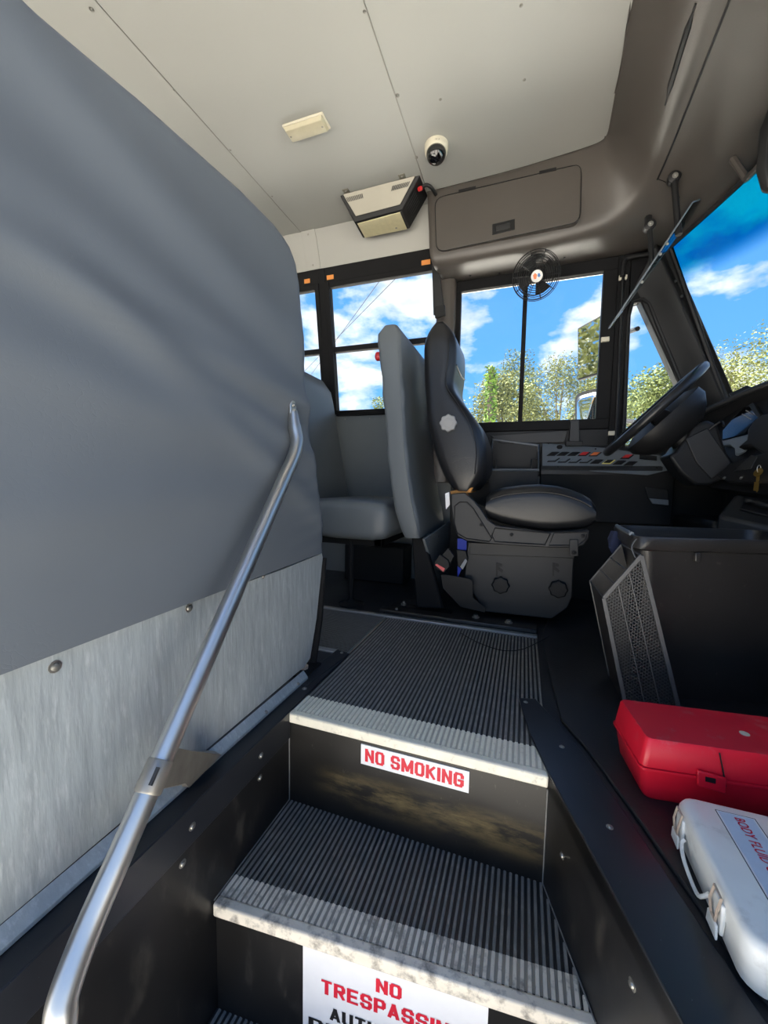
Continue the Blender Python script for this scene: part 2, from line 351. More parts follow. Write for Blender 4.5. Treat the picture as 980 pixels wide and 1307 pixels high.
def block_text(body, origin, xdir, height, width, material, parent, ydir=(0, 0, 1)):
    """bold condensed sign lettering fitted to a width and a height"""
    T_, W_, G_ = 0.205, 0.62, 0.08
    adv = {' ': 0.34, 'I': T_+G_, 'M': 0.78+G_}; tot = sum(adv.get(ch, W_+G_) for ch in body)-G_
    X = Vector(xdir).normalized(); Y = Vector(ydir).normalized(); N = X.cross(Y); O = Vector(origin); mb = MB(); cx = 0.0; lay = 0
    for ch in body:
        w = adv.get(ch, W_+G_)-G_
        for line in GLYPH.get(ch, []):
            P = [(cx+T_/2+p[0]*(w-T_), T_*0.4+p[1]*(1-T_*0.8)) for p in line]
            for a, b in zip(P, P[1:]):
                dx, dy = b[0]-a[0], b[1]-a[1]; l_ = math.hypot(dx, dy) or 1; dx, dy = dx/l_, dy/l_; e_ = T_*0.38; t_ = T_*(0.5 if abs(dx) < 0.9 else 0.4)
                quad = [(a[0]-dx*e_-dy*t_, a[1]-dy*e_+dx*t_), (a[0]-dx*e_+dy*t_, a[1]-dy*e_-dx*t_), (b[0]+dx*e_+dy*t_, b[1]+dy*e_-dx*t_), (b[0]+dx*e_-dy*t_, b[1]+dy*e_+dx*t_)]
                lay += 1
                mb.add([O + X*(max(cx, min(cx+w, p[0]))/tot*width) + Y*(max(0, min(1, p[1]))*height) + N*(0.0006+(lay % 9)*0.00001) for p in quad], [(0, 1, 2, 3)])
        cx += adv.get(ch, W_+G_)
    return mb.build('lettering', material, parent, smooth=0)
def interp(xs, ys, x):
    if x <= xs[0]: return ys[0]
    for i in range(1, len(xs)):
        if x <= xs[i]: return lerp(ys[i-1], ys[i], (x-xs[i-1])/(xs[i]-xs[i-1]))
    return ys[-1]
def catmull(pts, k=6):
    P = [Vector(p) for p in pts]; out = []
    for i in range(len(P)-1):
        a = P[max(i-1, 0)]; b = P[i]; c = P[i+1]; d = P[min(i+2, len(P)-1)]
        for j in range(k):
            t = j/k; out.append(0.5*((2*b) + (c-a)*t + (2*a-5*b+4*c-d)*t*t + (3*b-a-3*c+d)*t**3))
    return out + [P[-1]]


# ================================================================== STRUCTURE
H = 2.064                                    # ceiling height
X0, XS = -0.55, 0.072                        # stairwell sides at the top riser
Y1, YF = 0.841, 1.627                        # top nosing, far edge of the aisle
Z2, Z3 = -0.240, -0.480
REAR, FRONT, YR = -3.0, 1.15, 0.25           # rear end, front end, door-side wall
N2a, N2b = V(-0.548, 0.572, Z2), V(0.142, 0.636, Z2)     # the lower nosing runs askew
def n2y(x): return lerp(N2a.y, N2b.y, (x-N2a.x)/(N2b.x-N2a.x))
STAIR_R = [(0.072, 0.841), (0.142, 0.636), (0.192, 0.488), (0.262, 0.25), (0.262, 0.10)]

g = MB().prism([(-60, -60, -1.0), (60, -60, -1.0), (60, 60, -1.0), (-60, 60, -1.0)], (0, 0, -0.1)).build('ground', 'ground', smooth=0); struct(g, 'pale concrete yard around the bus')

fl = MB()
fl.prism([(x, y, 0) for x, y in STAIR_R[:4]] + [(FRONT, YR, 0), (1.13, 1.5, 0), (1.06, 1.85, 0), (0.985, 2.03, 0), (0.88, 2.27, 0), (0.072, 2.27, 0)], (0, 0, -0.03))
fl.span((REAR, YF+0.004, -0.03), (0.072, 2.345, 0))
fl.span((REAR, YR, -0.03), (-0.558, 1.21, 0))
floor = fl.build('floor', 'rubber', bevel=0); struct(floor, 'black rubber bus floor')
# edging that wraps over the left side of the stairwell
ed = MB().prism([(-0.588, 0.12, 0.004), (-0.588, 1.205, 0.004), (-0.5485, 1.205, 0.004), (-0.5485, 0.12, 0.004)], (0, 0, -0.006)); ed.span((-0.5505, 0.12, -0.068), (-0.5465, Y1-0.002, 0.003))
ed = ed.build('trim_1', 'plate', bevel=0.001); struct(ed, 'black edging strip along the stairwell')
for y in (0.35, 0.52, 0.72, 0.95): screw((-0.5465, y, -0.035) if y < 0.8 else (-0.57, y, 0.004), (1, 0, 0) if y < 0.8 else (0, 0, 1), ed, 0.005)

def rib_field(mb, lines, h=0.003, w=0.0068, wt=0.0046):
    for a, b in lines:
        a, b = Vector(a), Vector(b); t = (b-a).normalized(); n = Vector((-t.y, t.x, 0))
        p = []
        for q in (a, b): p += [q-n*w/2, q+n*w/2, q+n*wt/2+V(0, 0, h), q-n*wt/2+V(0, 0, h)]
        mb.add(p, [(0, 4, 5, 1), (1, 5, 6, 2), (2, 6, 7, 3), (3, 7, 4, 0), (0, 1, 2, 3), (4, 7, 6, 5)])
PITCH_R = 0.0122
# top landing
land = MB().span((X0, Y1+0.004, -0.03), (XS, YF, -0.003)).build('stair_tread', 'groove'); struct(land, 'ribbed rubber landing at the top of the steps')
rb = MB(); nb = MB(); x = X0+0.008
while x < XS-0.004:
    rib_field(rb, [((x, Y1+0.088, -0.0035), (x, YF-0.004, -0.0035))]); rib_field(nb, [((x, Y1+0.016, -0.0032), (x, Y1+0.088, -0.0032))], 0.0036, 0.0082, 0.0064); x += PITCH_R
stuff(rb.build('tread_ribs', 'rib', land, smooth=0)); 
ns = MB().span((X0, Y1-0.004, -0.026), (XS, Y1+0.016, 0.0)); ns = ns.build('nosing', 'nosing', land, bevel=0.004, label='pale worn rubber nosing')
MB().span((X0, Y1+0.016, -0.012), (XS, Y1+0.088, -0.0022)).build('nosing_base', 'noslip_groove', land)
stuff(nb.build('nosing_ribs', 'nosing', land, smooth=0))
# aisle
aisle = MB().span((REAR, 1.21, -0.03), (X0-0.006, YF, -0.003)).build('floor_aisle', 'groove'); struct(aisle, 'ribbed rubber aisle floor running to the rear')
ab = MB(); y = 1.22
while y < YF-0.005: rib_field(ab, [((REAR, y, -0.0035), (X0-0.012, y, -0.0035))]); y += PITCH_R
stuff(ab.build('aisle_ribs', 'rib2', aisle, smooth=0))
MB().span((X0-0.010, 1.215, -0.004), (X0-0.004, YF, 0.002)).build('joint_strip', 'alu', aisle)
tr = MB().span((REAR, YF-0.012, -0.004), (XS, YF+0.014, 0.006)).build('trim_2', 'alu', bevel=0.002); struct(tr, 'aluminium floor strip along the driver platform')
for i in range(9): screw((-1.0+i*0.128, YF+0.001, 0.006), (0, 0, 1), tr, 0.003)
tr = MB().span((REAR, 1.196, -0.004), (-0.60, 1.222, 0.006)).build('trim_3', 'alu', bevel=0.002); struct(tr, 'aluminium floor strip behind the entry barrier')
# driver platform ledge
lg = MB().span((-0.60, YF+0.02, 0.0), (0.075, YF+0.085, 0.022)).build('trim_4', 'stairblack', bevel=0.006); struct(lg, 'black ledge at the foot of the driver platform')
# riser and tread of the lower step
ris = MB().span((X0-0.002, Y1+0.002, Z2-0.01), (XS+0.002, Y1+0.02, -0.024)).build('stair_riser', 'riser'); struct(ris, 'scuffed black riser below the landing')
def tread_poly(z): return [(X0, Y1+0.003, z), (XS, Y1+0.003, z), (N2b.x, N2b.y, z), (N2a.x, N2a.y, z)]
td = MB().prism(tread_poly(Z2-0.003), (0, 0, -0.03)).build('stair_tread', 'groove'); struct(td, 'ribbed rubber tread of the lower step')
rb = MB(); nb = MB(); x = X0+0.008
NW = 0.058
while x < N2b.x-0.006:
    y1 = Y1+0.001 if x < XS-0.004 else lerp(Y1, N2b.y, (x-XS)/(N2b.x-XS))-0.006
    y0 = n2y(x)
    if y1 > y0+NW: rib_field(rb, [((x, y0+NW, Z2-0.0035), (x, y1, Z2-0.0035))])
    if y1 > y0+0.03: rib_field(nb, [((x, y0+0.014, Z2-0.0035), (x, min(y1, y0+NW), Z2-0.0035))], 0.0036, 0.0078, 0.0056)
    x += PITCH_R
stuff(rb.build('tread_ribs', 'rib', td, smooth=0))
def strip(a, b, y0, y1, z0, z1):
    return [V(a.x, a.y+y0, z1), V(b.x, b.y+y0, z1), V(b.x, b.y+y1, z1), V(a.x, a.y+y1, z1)], (0, 0, z0-z1)
MB().prism(*strip(N2a, N2b, -0.006, 0.014, Z2-0.028, Z2)).build('nosing', 'nosing2', td, bevel=0.004, label='grey worn rubber nosing')
MB().prism(*strip(N2a+V(0, 0, 0), N2b-V(0.02, 0.0, 0), 0.014, NW, Z2-0.012, Z2-0.0022)).build('nosing_base', 'worn_groove', td)
stuff(nb.build('nosing_ribs', 'nosing2', td, smooth=0))
r2 = MB().prism([V(N2a.x, N2a.y+0.004, Z2-0.024), V(N2b.x+0.01, N2b.y+0.004, Z2-0.024), V(N2b.x+0.01, N2b.y+0.004, Z3-0.01), V(N2a.x, N2a.y+0.004, Z3-0.01)], (0, 0.02, 0)).build('stair_riser', 'stairblack'); struct(r2, 'black riser behind the trespass sign')
t3 = MB().prism([(X0, 0.6, Z3-0.003), (0.15, 0.66, Z3-0.003), (0.26, 0.25, Z3-0.003), (X0, 0.25, Z3-0.003)], (0, 0, -0.03)).build('stair_tread', 'groove'); struct(t3, 'ribbed rubber tread of the bottom step')
rb = MB(); x = X0+0.008
while x < 0.15: rib_field(rb, [((x, 0.255, Z3-0.0035), (x, n2y(x)+0.003, Z3-0.0035))]); x += PITCH_R
stuff(rb.build('tread_ribs', 'rib', t3, smooth=0))
# stairwell sides
sl = MB().span((X0-0.008, 0.12, -0.9), (X0, Y1+0.02, -0.004)).build('wall_stairwell_left', 'stairblack'); struct(sl, 'scuffed black side of the stairwell under the barrier')
for y, z in ((0.50, -0.09), (0.72, -0.09)): screw((X0, y, z), (1, 0, 0), sl, 0.005)
sr = MB(); pts = [(XS, Y1+0.02)] + STAIR_R
sr.loft([[V(x, y, -0.9), V(x, y, -0.001), V(x+0.012, y+0.006, -0.001), V(x+0.012, y+0.006, -0.9)] for x, y in pts])
sr = sr.build('wall_stairwell_right', 'stairblack'); struct(sr, 'scuffed black flared side of the stairwell')
for x, y, z in ((0.097, 0.77, -0.10), (0.165, 0.568, -0.07)): screw((x, y, z), (-0.95, -0.3, 0), sr, 0.005)
MB().tube([V(XS-0.001, Y1-0.001, -0.03), V(XS-0.001, Y1-0.001, Z2+0.001), V(N2b.x-0.002, N2b.y, Z2+0.001)], 0.0014, 6).build('edge_bead', 'rib', sr)
MB().tube([V(X0+0.001, Y1-0.001, -0.03), V(X0+0.001, Y1-0.001, Z2+0.001), V(X0+0.001, N2a.y, Z2+0.001)], 0.0014, 6).build('edge_bead', 'rib', sl)
pl_in = [(0.009, 1.122), (0.035, 0.974), (0.071, 0.845), (0.140, 0.640), (0.190, 0.488), (0.26, 0.25)]
pl_out = [(0.054, 1.135), (0.100, 1.04), (0.148, 0.936), (0.205, 0.764), (0.242, 0.640), (0.30, 0.45), (0.34, 0.25)]
pl = MB().prism([V(x, y, 0.006) for x, y in pl_in + pl_out[::-1]], (0, 0, -0.006)).build('trim_5', 'plate', bevel=0.0015); struct(pl, 'dark blue-black edging plate beside the steps')
for x, y in ((0.028, 1.105), (0.105, 0.94), (0.165, 0.74)): screw((x, y, 0.006), (0, 0, 1), pl, 0.004)
mt = MB().prism([V(x+0.012, y+0.01, 0.008) for x, y in pl_out[1:]] + [V(0.94, 0.26, 0.008), V(0.94, 2.0, 0.008), V(0.13, 1.9, 0.008), V(0.085, 1.60, 0.008)], (0, 0, -0.008)).build('floor_mat', 'rubber', bevel=0.003); struct(mt, 'black rubber mat beside the driver area')
ps = MB().prism([V(*PZ(x, y, 0.006)) for x, y in ((372, 872), (390, 876), (446, 834), (430, 829))], (0, 0, -0.006)).build('trim_6', 'plate', bevel=0.0015); struct(ps, 'short black edging plate with two screws by the barrier foot')
for x, y in ((436, 833), (389, 868)): screw(PZ(x, y, 0.007), (0, 0, 1), ps, 0.004)

# ---- ceiling
SEAM1, SEAM2 = -1.306, -0.524
ceil = MB().span((REAR, YR-0.02, H+0.004), (0.33, 2.16, H+0.02)).build('ceiling', 'ceiling'); struct(ceil, 'white painted metal ceiling of riveted sheets')
for a, b, z in ((REAR, SEAM1, H), (SEAM1-0.02, SEAM2, H-0.002), (SEAM2-0.02, 0.30, H)):
    MB().span((a, YR, z), (b, 2.128 if b < 0 else 2.07, H+0.004)).build('panel', 'ceiling', ceil, bevel=0.0008)
for sx_ in (SEAM1, SEAM2): MB().span((sx_-0.0016, YR, H-0.0028), (sx_+0.0016, 2.128 if sx_ < -1 else 2.05, H)).build('seam', 'screw', ceil)
for x, y in ((117, 12), (222, 114), (294, 191), (347, 250)): screw(PZ(x, y, H), (0, 0, -1), ceil, 0.005)
for x, y in ((465, 14), (507, 122), (531, 201)): screw(PZ(x, y, H), (0, 0, -1), ceil, 0.006)
for x, y in ((669, 102), (562, 127), (665, 7)): screw(PZ(x, y, H), (0, 0, -1), ceil, 0.004)
roof = MB().span((REAR, 0.1, 2.12), (FRONT-0.1, 2.40, 2.16)).build('roof', 'bodypaint'); struct(roof, 'yellow painted roof of the bus')

# ---- cove above the windows
def wy(z): return 2.345-(max(z, 1.042)-1.042)*0.166
def cove_strip(xa, xb, off=0.0):
    pr = [V(0, 2.128, H), V(0, 2.150, 2.030), V(0, 2.180, 1.955), V(0, 2.205, 1.880)]
    nrm = V(0, -0.93, -0.36)
    return [[V(x, p.y, p.z)+nrm*off for p in pr] + [V(x, p.y+0.03, p.z+0.02) for p in pr[::-1]] for x in (xa, xb)]
cv = MB().loft(cove_strip(REAR, -0.50)).build('wall_cove', 'cove', smooth=50); struct(cv, 'white cove panel between ceiling and windows')
MB().loft(cove_strip(-1.306, -1.215, 0.005)).build('joint_strap', 'cove', cv, bevel=0.002)
for z, y in ((2.045, 2.134), (1.90, 2.19)): screw((-1.262, y, z), (0, -0.93, -0.36), cv, 0.004)
# ---- driver-side wall below the windows
wl = MB().span((REAR, 2.345, -0.1), (-0.40, 2.37, 1.03))
wl = wl.build('wall_left', 'wallgrey'); struct(wl, 'grey wall panel under the passenger windows')
for i in range(6): screw((-1.45+i*0.17, 2.345, 1.0), (0, -1, 0), wl, 0.003)
hr = MB().span((REAR, 2.215, 1.88), (-0.45, 2.26, 2.10)).loft([[V(x, 2.205, 1.88), V(x, 2.23, 1.88), V(x, 2.245, 1.79), V(x, 2.218, 1.79)] for x in (REAR, -0.50)]).build('window_header', 'black_frame', bevel=0.002); struct(hr, 'black rail above the passenger windows')
SILLZ = 1.03
def passenger_window(n, xa, xb, label):
    """split-sash bus window leaning with the wall: frame rails, mid rail and two panes"""
    o = MB().prism([V(x, wy(z)-0.012, z) for x, z in ((xa-0.028, SILLZ), (xa, SILLZ), (xa, 1.80), (xa-0.028, 1.80))], (0, 0.05, 0)).build('window_%d' % n, 'black_frame', bevel=0.002)
    struct(o, label)
    def rail(za, zb, dy=0.0, name='rail'): MB().prism([V(xa, wy(za)+dy, za), V(xb, wy(za)+dy, za), V(xb, wy(zb)+dy, zb), V(xa, wy(zb)+dy, zb)], (0, 0.035, 0)).build(name, 'black_frame', o, bevel=0.002)
    rail(SILLZ-0.012, SILLZ+0.022, -0.02, 'sill'); rail(1.405, 1.435, -0.006, 'mid_rail'); rail(1.772, 1.80, -0.004, 'top_rail')
    MB().prism([V(x, wy(z)-0.012, z) for x, z in ((xb, SILLZ), (xb+0.028, SILLZ), (xb+0.028, 1.80), (xb, 1.80))], (0, 0.05, 0)).build('stile', 'black_frame', o, bevel=0.002)
    for za, zb, d in ((SILLZ+0.02, 1.41, 0.016), (1.43, 1.775, 0.006)):
        MB().prism([V(xa, wy(za)+d, za), V(xb, wy(za)+d, za), V(xb, wy(zb)+d, zb), V(xa, wy(zb)+d, zb)], (0, 0.004, 0)).build('pane', 'glass', o)
    return o
passenger_window(1, -1.165, -0.50, 'black framed split-sash window behind the driver')
passenger_window(2, -1.92, -1.262, 'black framed split-sash window at the passenger seat')
passenger_window(6, -2.68, -2.02, 'black framed split-sash window further back')
pp = MB().prism([V(-1.235, 2.325, SILLZ), V(-1.192, 2.325, SILLZ), V(-1.192, 2.202, 1.88), V(-1.235, 2.202, 1.88)], (0, 0.05, 0)).build('window_post', 'black_frame', bevel=0.003); struct(pp, 'black post between the passenger windows')

# ---- driver window
YD = 2.28
dw = MB()
dw.span((-0.405, YD-0.03, 1.650), (0.385, YD+0.008, 1.71)).span((-0.405, YD-0.03, 0.885), (0.385, YD+0.008, 0.935))
dw.span((-0.405, YD-0.03, 0.935), (-0.372, YD+0.008, 1.65)).span((0.324, YD-0.03, 0.935), (0.385, YD+0.008, 1.65))
dw = dw.build('window_3', 'black_frame', bevel=0.003); struct(dw, 'black framed sliding window beside the driver')
MB().span((-0.048, YD-0.018, 0.935), (-0.026, YD+0.012, 1.65)).build('meeting_stile', 'black_frame', dw, bevel=0.002)
MB().span((-0.372, YD-0.002, 0.935), (-0.04, YD+0.002, 1.65)).build('pane', 'glass', dw)
MB().span((-0.035, YD+0.006, 0.935), (0.324, YD+0.010, 1.65)).build('pane', 'glass', dw)
for z in (1.60, 1.318, 0.86):
    x = {1.60: 0.405, 1.318: 0.345, 0.86: 0.40}[z]
    MB().span((x-0.018, YD-0.045, z-0.011), (x+0.018, YD-0.028, z+0.011)).build('catch', 'offwhite', dw, bevel=0.002, label='small pale window catch')
bp = MB().span((-0.40, YD-0.012, -0.1), (0.90, YD+0.02, 0.80)).span((-0.40, YD-0.02, 0.60), (0.40, YD+0.02, 0.885)).build('wall_driver', 'black', bevel=0.003); struct(bp, 'black panel under the driver window')
MB().prism([V(*PY(x, y, YD-0.035)) for x, y in ((625, 556), (725, 549), (720, 565), (640, 566))], (0, 0.02, 0)).build('ledge_panel', 'dark', bp, bevel=0.003)
# pillar between the windows, brown-grey cover
pc = MB().loft([[V(-0.505, 2.24, z), V(-0.49, 2.19, z), V(-0.42, 2.185, z), V(-0.398, 2.20, z), V(-0.395, 2.30, z), V(-0.505, 2.30, z)] for z in (0.6, 1.72)]).build('window_pillar', 'cap', smooth=60, bevel=0.004); struct(pc, 'brown-grey moulded pillar cover behind the driver window')
# ---- quarter window and windscreen pillar
QL = [(0.452, 0.80), (0.440, 1.42), (0.452, 1.480), (0.495, 1.490), (0.522, 1.468), (0.790, 0.80)]
qf = MB()
qf.span((0.385, YD-0.035, 0.60), (0.436, YD+0.03, 1.71))
qf.prism([V(0.436, YD-0.03, z) for z in (0.60,)] + [V(0.452, YD-0.03, 0.60), V(0.452, YD-0.03, 0.80), V(0.440, YD-0.03, 1.42), V(0.452, YD-0.03, 1.48), V(0.495, YD-0.03, 1.49), V(0.60, YD-0.03, 1.72), V(0.436, YD-0.03, 1.72)], (0, 0.06, 0))
qf = qf.build('window_4', 'black_frame', bevel=0.004); struct(qf, 'black framed quarter window ahead of the driver')
MB().tube([V(x, YD-0.032, z) for x, z in QL], 0.010, 8).build('gasket', 'black', qf)
MB().prism([V(x, YD, z) for x, z in QL], (0, 0.004, 0)).build('pane', 'glass', qf)
MB().tube(catmull([V(0.402, YD-0.05, 1.60), V(0.405, YD-0.05, 1.67), V(0.43, YD-0.05, 1.685), V(0.53, YD-0.05, 1.685)], 5), 0.012, 8).build('weather_seal', 'black', qf)
MB().tube([V(0.405, YD-0.04, 1.62), V(0.418, YD-0.04, 0.80)], 0.009, 8).build('channel', 'black', qf)
def pil(t):
    e1 = PY(lerp(819, 905, t), lerp(388, 575, t), YD-0.03); e3 = PY(lerp(859, 962, t), lerp(322, 560, t), 2.19)
    mid = e1.lerp(e3, 0.45)
    return [e1, e1.lerp(mid, 0.5)+V(0, 0.0, 0), V(mid.x, 2.205, mid.z), V(lerp(mid.x, e3.x, 0.45), 2.185, lerp(mid.z, e3.z, 0.45)), e3.lerp(mid, 0.22)+V(0, 0.015, 0), e3, V(e3.x+0.005, 2.32, e3.z), V(e1.x, 2.32, e1.z)]
ap = MB().loft([pil(t) for t in (-0.12, 0.2, 0.5, 0.8, 1.1)]).build('windscreen_pillar', 'black', smooth=40, bevel=0.006); struct(ap, 'black moulded pillar between quarter window and windshield')
for t in (0.12, 0.2): screw(PY(lerp(859, 962, t)-9, lerp(322, 560, t)+8, 2.18), (0, -1, 0), ap, 0.005, 'black')

# ---- moulded front cap with the overhead locker, one continuous shell
CAPL = [
 [V(-0.525, 2.05, H), V(-0.35, 2.048, H), V(-0.1, 2.04, H), V(0.10, 2.022, H), V(0.20, 2.01, H), V(0.245, 1.998, H), V(0.262, 1.965, H), V(0.262, 1.88, H), V(0.256, 1.70, H), V(0.248, 1.5, H), V(0.24, 1.2, H), V(0.235, 0.8, H), V(0.23, YR, H)],
 [V(-0.520, 2.042, 2.052), V(-0.35, 2.036, 2.05), V(-0.1, 2.028, 2.05), V(0.10, 2.010, 2.05), V(0.20, 1.998, 2.05), V(0.25, 1.983, 2.05), V(0.272, 1.945, 2.05), V(0.272, 1.87, 2.05), V(0.264, 1.70, 2.05), V(0.258, 1.5, 2.05), V(0.25, 1.2, 2.05), V(0.245, 0.8, 2.05), V(0.24, YR, 2.05)],
 [V(-0.505, 2.020, 1.90), V(-0.35, 2.015, 1.90), V(-0.1, 2.010, 1.90), V(0.11, 2.0, 1.90), V(0.22, 1.99, 1.905), V(0.285, 1.962, 1.915), V(0.322, 1.91, 1.925), V(0.338, 1.84, 1.932), V(0.342, 1.70, 1.935), V(0.338, 1.5, 1.935), V(0.33, 1.2, 1.935), V(0.325, 0.8, 1.935), V(0.32, YR, 1.935)],
 [V(-0.495, 2.005, 1.76), V(-0.35, 2.003, 1.76), V(-0.1, 2.002, 1.76), V(0.12, 2.0, 1.765), V(0.26, 1.995, 1.775), V(0.34, 1.972, 1.80), V(0.385, 1.92, 1.835), V(0.402, 1.84, 1.862), V(0.405, 1.70, 1.875), V(0.402, 1.5, 1.88), V(0.395, 1.2, 1.885), V(0.39, 0.8, 1.885), V(0.385, YR, 1.885)],
 [V(-0.485, 2.012, 1.705), V(-0.35, 2.012, 1.705), V(-0.1, 2.012, 1.708), V(0.13, 2.012, 1.715), V(0.28, 2.01, 1.728), V(0.37, 1.995, 1.758), V(0.42, 1.95, 1.80), V(0.442, 1.86, 1.842), V(0.446, 1.70, 1.864), V(0.442, 1.5, 1.872), V(0.435, 1.2, 1.876), V(0.43, 0.8, 1.876), V(0.425, YR, 1.876)],
 [V(-0.475, 2.05, 1.685), V(-0.35, 2.05, 1.685), V(-0.1, 2.05, 1.688), V(0.14, 2.05, 1.695), V(0.30, 2.05, 1.708), V(0.41, 2.04, 1.738), V(0.475, 1.99, 1.782), V(0.500, 1.88, 1.826), V(0.506, 1.70, 1.848), V(0.505, 1.5, 1.856), V(0.50, 1.2, 1.86), V(0.495, 0.8, 1.86), V(0.49, YR, 1.86)],
 [V(-0.465, 2.15, 1.692), V(-0.35, 2.15, 1.692), V(-0.1, 2.15, 1.694), V(0.15, 2.15, 1.70), V(0.32, 2.15, 1.705), V(0.46, 2.12, 1.718), V(0.545, 2.06, 1.742), V(0.590, 1.96, 1.782), V(0.62, 1.75, 1.815), V(0.64, 1.5, 1.828), V(0.66, 1.2, 1.83), V(0.67, 0.8, 1.83), V(0.67, YR, 1.83)],
 [V(-0.46, 2.27, 1.705), V(-0.35, 2.27, 1.705), V(-0.1, 2.27, 1.706), V(0.15, 2.27, 1.708), V(0.36, 2.26, 1.708), V(0.53, 2.23, 1.70), V(0.60, 2.17, 1.698), V(0.685, 2.04, 1.738), V(0.765, 1.85, 1.770), V(0.86, 1.5, 1.79), V(0.90, 1.2, 1.795), V(0.92, 0.8, 1.795), V(0.92, YR, 1.79)],
]
rows = [catmull(r, 4) for r in CAPL]
cols = [catmull([r[j] for r in rows], 3) for j in range(len(rows[0]))]
cp = MB().grid(cols)
endc = cols[0]; cp.add([*endc, V(-0.50, 2.30, 1.70), V(-0.52, 2.30, 2.10), V(-0.525, 2.05, 2.10)], [tuple(range(len(endc)+3))])
cap = cp.build('overhead_cap', 'cap', smooth=180)
md = cap.modifiers.new('solid', 'SOLIDIFY'); md.thickness = 0.006; md.offset = -1
struct(cap, 'brown-grey moulded cap over windshield and driver window')
# seam lines of the cap: a thin overlapping lip
def on_cap(u, v):                       # u along the cap, v down its section
    c = cols[min(int(u), len(cols)-1)]; i = min(int(v), len(c)-2); return c[i].lerp(c[i+1], v-i)
MB().tube([on_cap(u, 12.9)+V(-0.002, 0, -0.002) for u in range(26, len(cols))], 0.0032, 6).build('seam_lip', 'black', cap)
MB().tube([on_cap(26-0*k, 12.9+k*0.6)+V(0, 0, -0.001) for k in range(8)], 0.0015, 6).build('seam_lip', 'black', cap)
MB().tube(catmull([on_cap(33, 8.4), on_cap(36, 8.1), on_cap(38, 8.0)], 4), [0.003]*2+[0.009]*5+[0.003]*2, 6).build('pull_slot', 'black', cap, label='dark slot in the moulding')
# overhead locker door with hinges and latch
def face(x, y, o=0.0):
    t = (PY(x, y, 2.01).z-1.76)/0.29; return PY(x, y, lerp(2.000, 2.030, max(0, min(1, t)))-0.006-0.020*(x-555)/187-o)
def rounded(poly, r, k=4):
    out = []; n = len(poly)
    for i in range(n):
        p = Vector((*poly[i],)); a = Vector((*poly[i-1],)); b = Vector((*poly[(i+1) % n],))
        da = (a-p); db = (b-p); ra = min(r, da.length*0.45); rb_ = min(r, db.length*0.45)
        s, e_ = p+da.normalized()*ra, p+db.normalized()*rb_
        for j in range(k+1):
            t = j/k; out.append((1-t)**2*s + 2*t*(1-t)*p + t*t*e_)
    return [tuple(q) for q in out]
dpoly = rounded([(555, 253), (742, 209), (740, 283), (557, 322)], 12)
dr = MB().prism([face(*q) for q in dpoly], (0, 0.03, 0)).build('locker_door', 'cap', cap, bevel=0.003, label='flush locker door with rounded corners')
MB().tube([face(*q, -0.003) for q in dpoly], 0.0028, 6, closed=True).build('door_gap', 'black', dr)
for xc, yc in ((596, 241), (699, 217)):
    MB().prism([face(xc+dx, yc+dy, 0.003) for dx, dy in ((-11, 5), (-11, 1), (11, -4), (11, 0))], (0, 0.012, 0)).build('hinge', 'black', dr, bevel=0.001)
MB().prism([face(*q, 0.002) for q in ((628, 286), (657, 279), (657, 293), (628, 300))], (0, 0.01, 0)).build('latch', 'black', dr, bevel=0.002)
MB().prism([face(*q, 0.005) for q in ((633, 288), (651, 284), (651, 291), (633, 295))], (0, 0.01, 0)).build('latch_paddle', 'dark', dr, bevel=0.002)
for x, y in ((600, 352), (637, 349), (720, 329)): screw(PZ(x, y, 1.694), (0, 0, -1), cap, 0.004, 'black')

# ---- windshield
top = [V(0.579, 2.20, 1.690), V(0.69, 2.03, 1.745), V(0.764, 1.85, 1.772), V(0.86, 1.5, 1.792), V(0.905, 1.1, 1.797), V(0.92, YR, 1.795)]
bot = [V(0.868, 2.20, 0.88), V(0.985, 2.03, 0.865), V(1.06, 1.85, 0.86), V(1.12, 1.5, 0.86), V(1.14, 1.1, 0.86), V(1.15, YR, 0.86)]
tp, bt = catmull(top, 5), catmull(bot, 5)
ws = MB().grid([[a.lerp(b, t/8) for a, b in zip(tp, bt)] for t in range(9)]).build('window_5', 'windshield', smooth=180)
md = ws.modifiers.new('solid', 'SOLIDIFY'); md.thickness = 0.005; struct(ws, 'wide windshield with a blue shade band along the top')
MB().tube([p+V(-0.004, 0, -0.004) for p in tp], 0.011, 8).build('gasket', 'dark', ws)
MB().tube([lerp(top[0], bot[0], t) for t in (0, 0.5, 1)], 0.011, 8).build('gasket', 'black', ws)
MB().tube(bt, 0.012, 8).build('gasket', 'black', ws)
fw_ = MB().loft([[V(p.x, p.y, -0.3), V(p.x+0.03, p.y, -0.3), V(p.x+0.03, p.y, p.z-0.01), V(p.x, p.y, p.z-0.01)] for p in [V(0.868, 2.3, 0.88)]+bt]).build('wall_front', 'black'); struct(fw_, 'front wall of the bus below the windshield')

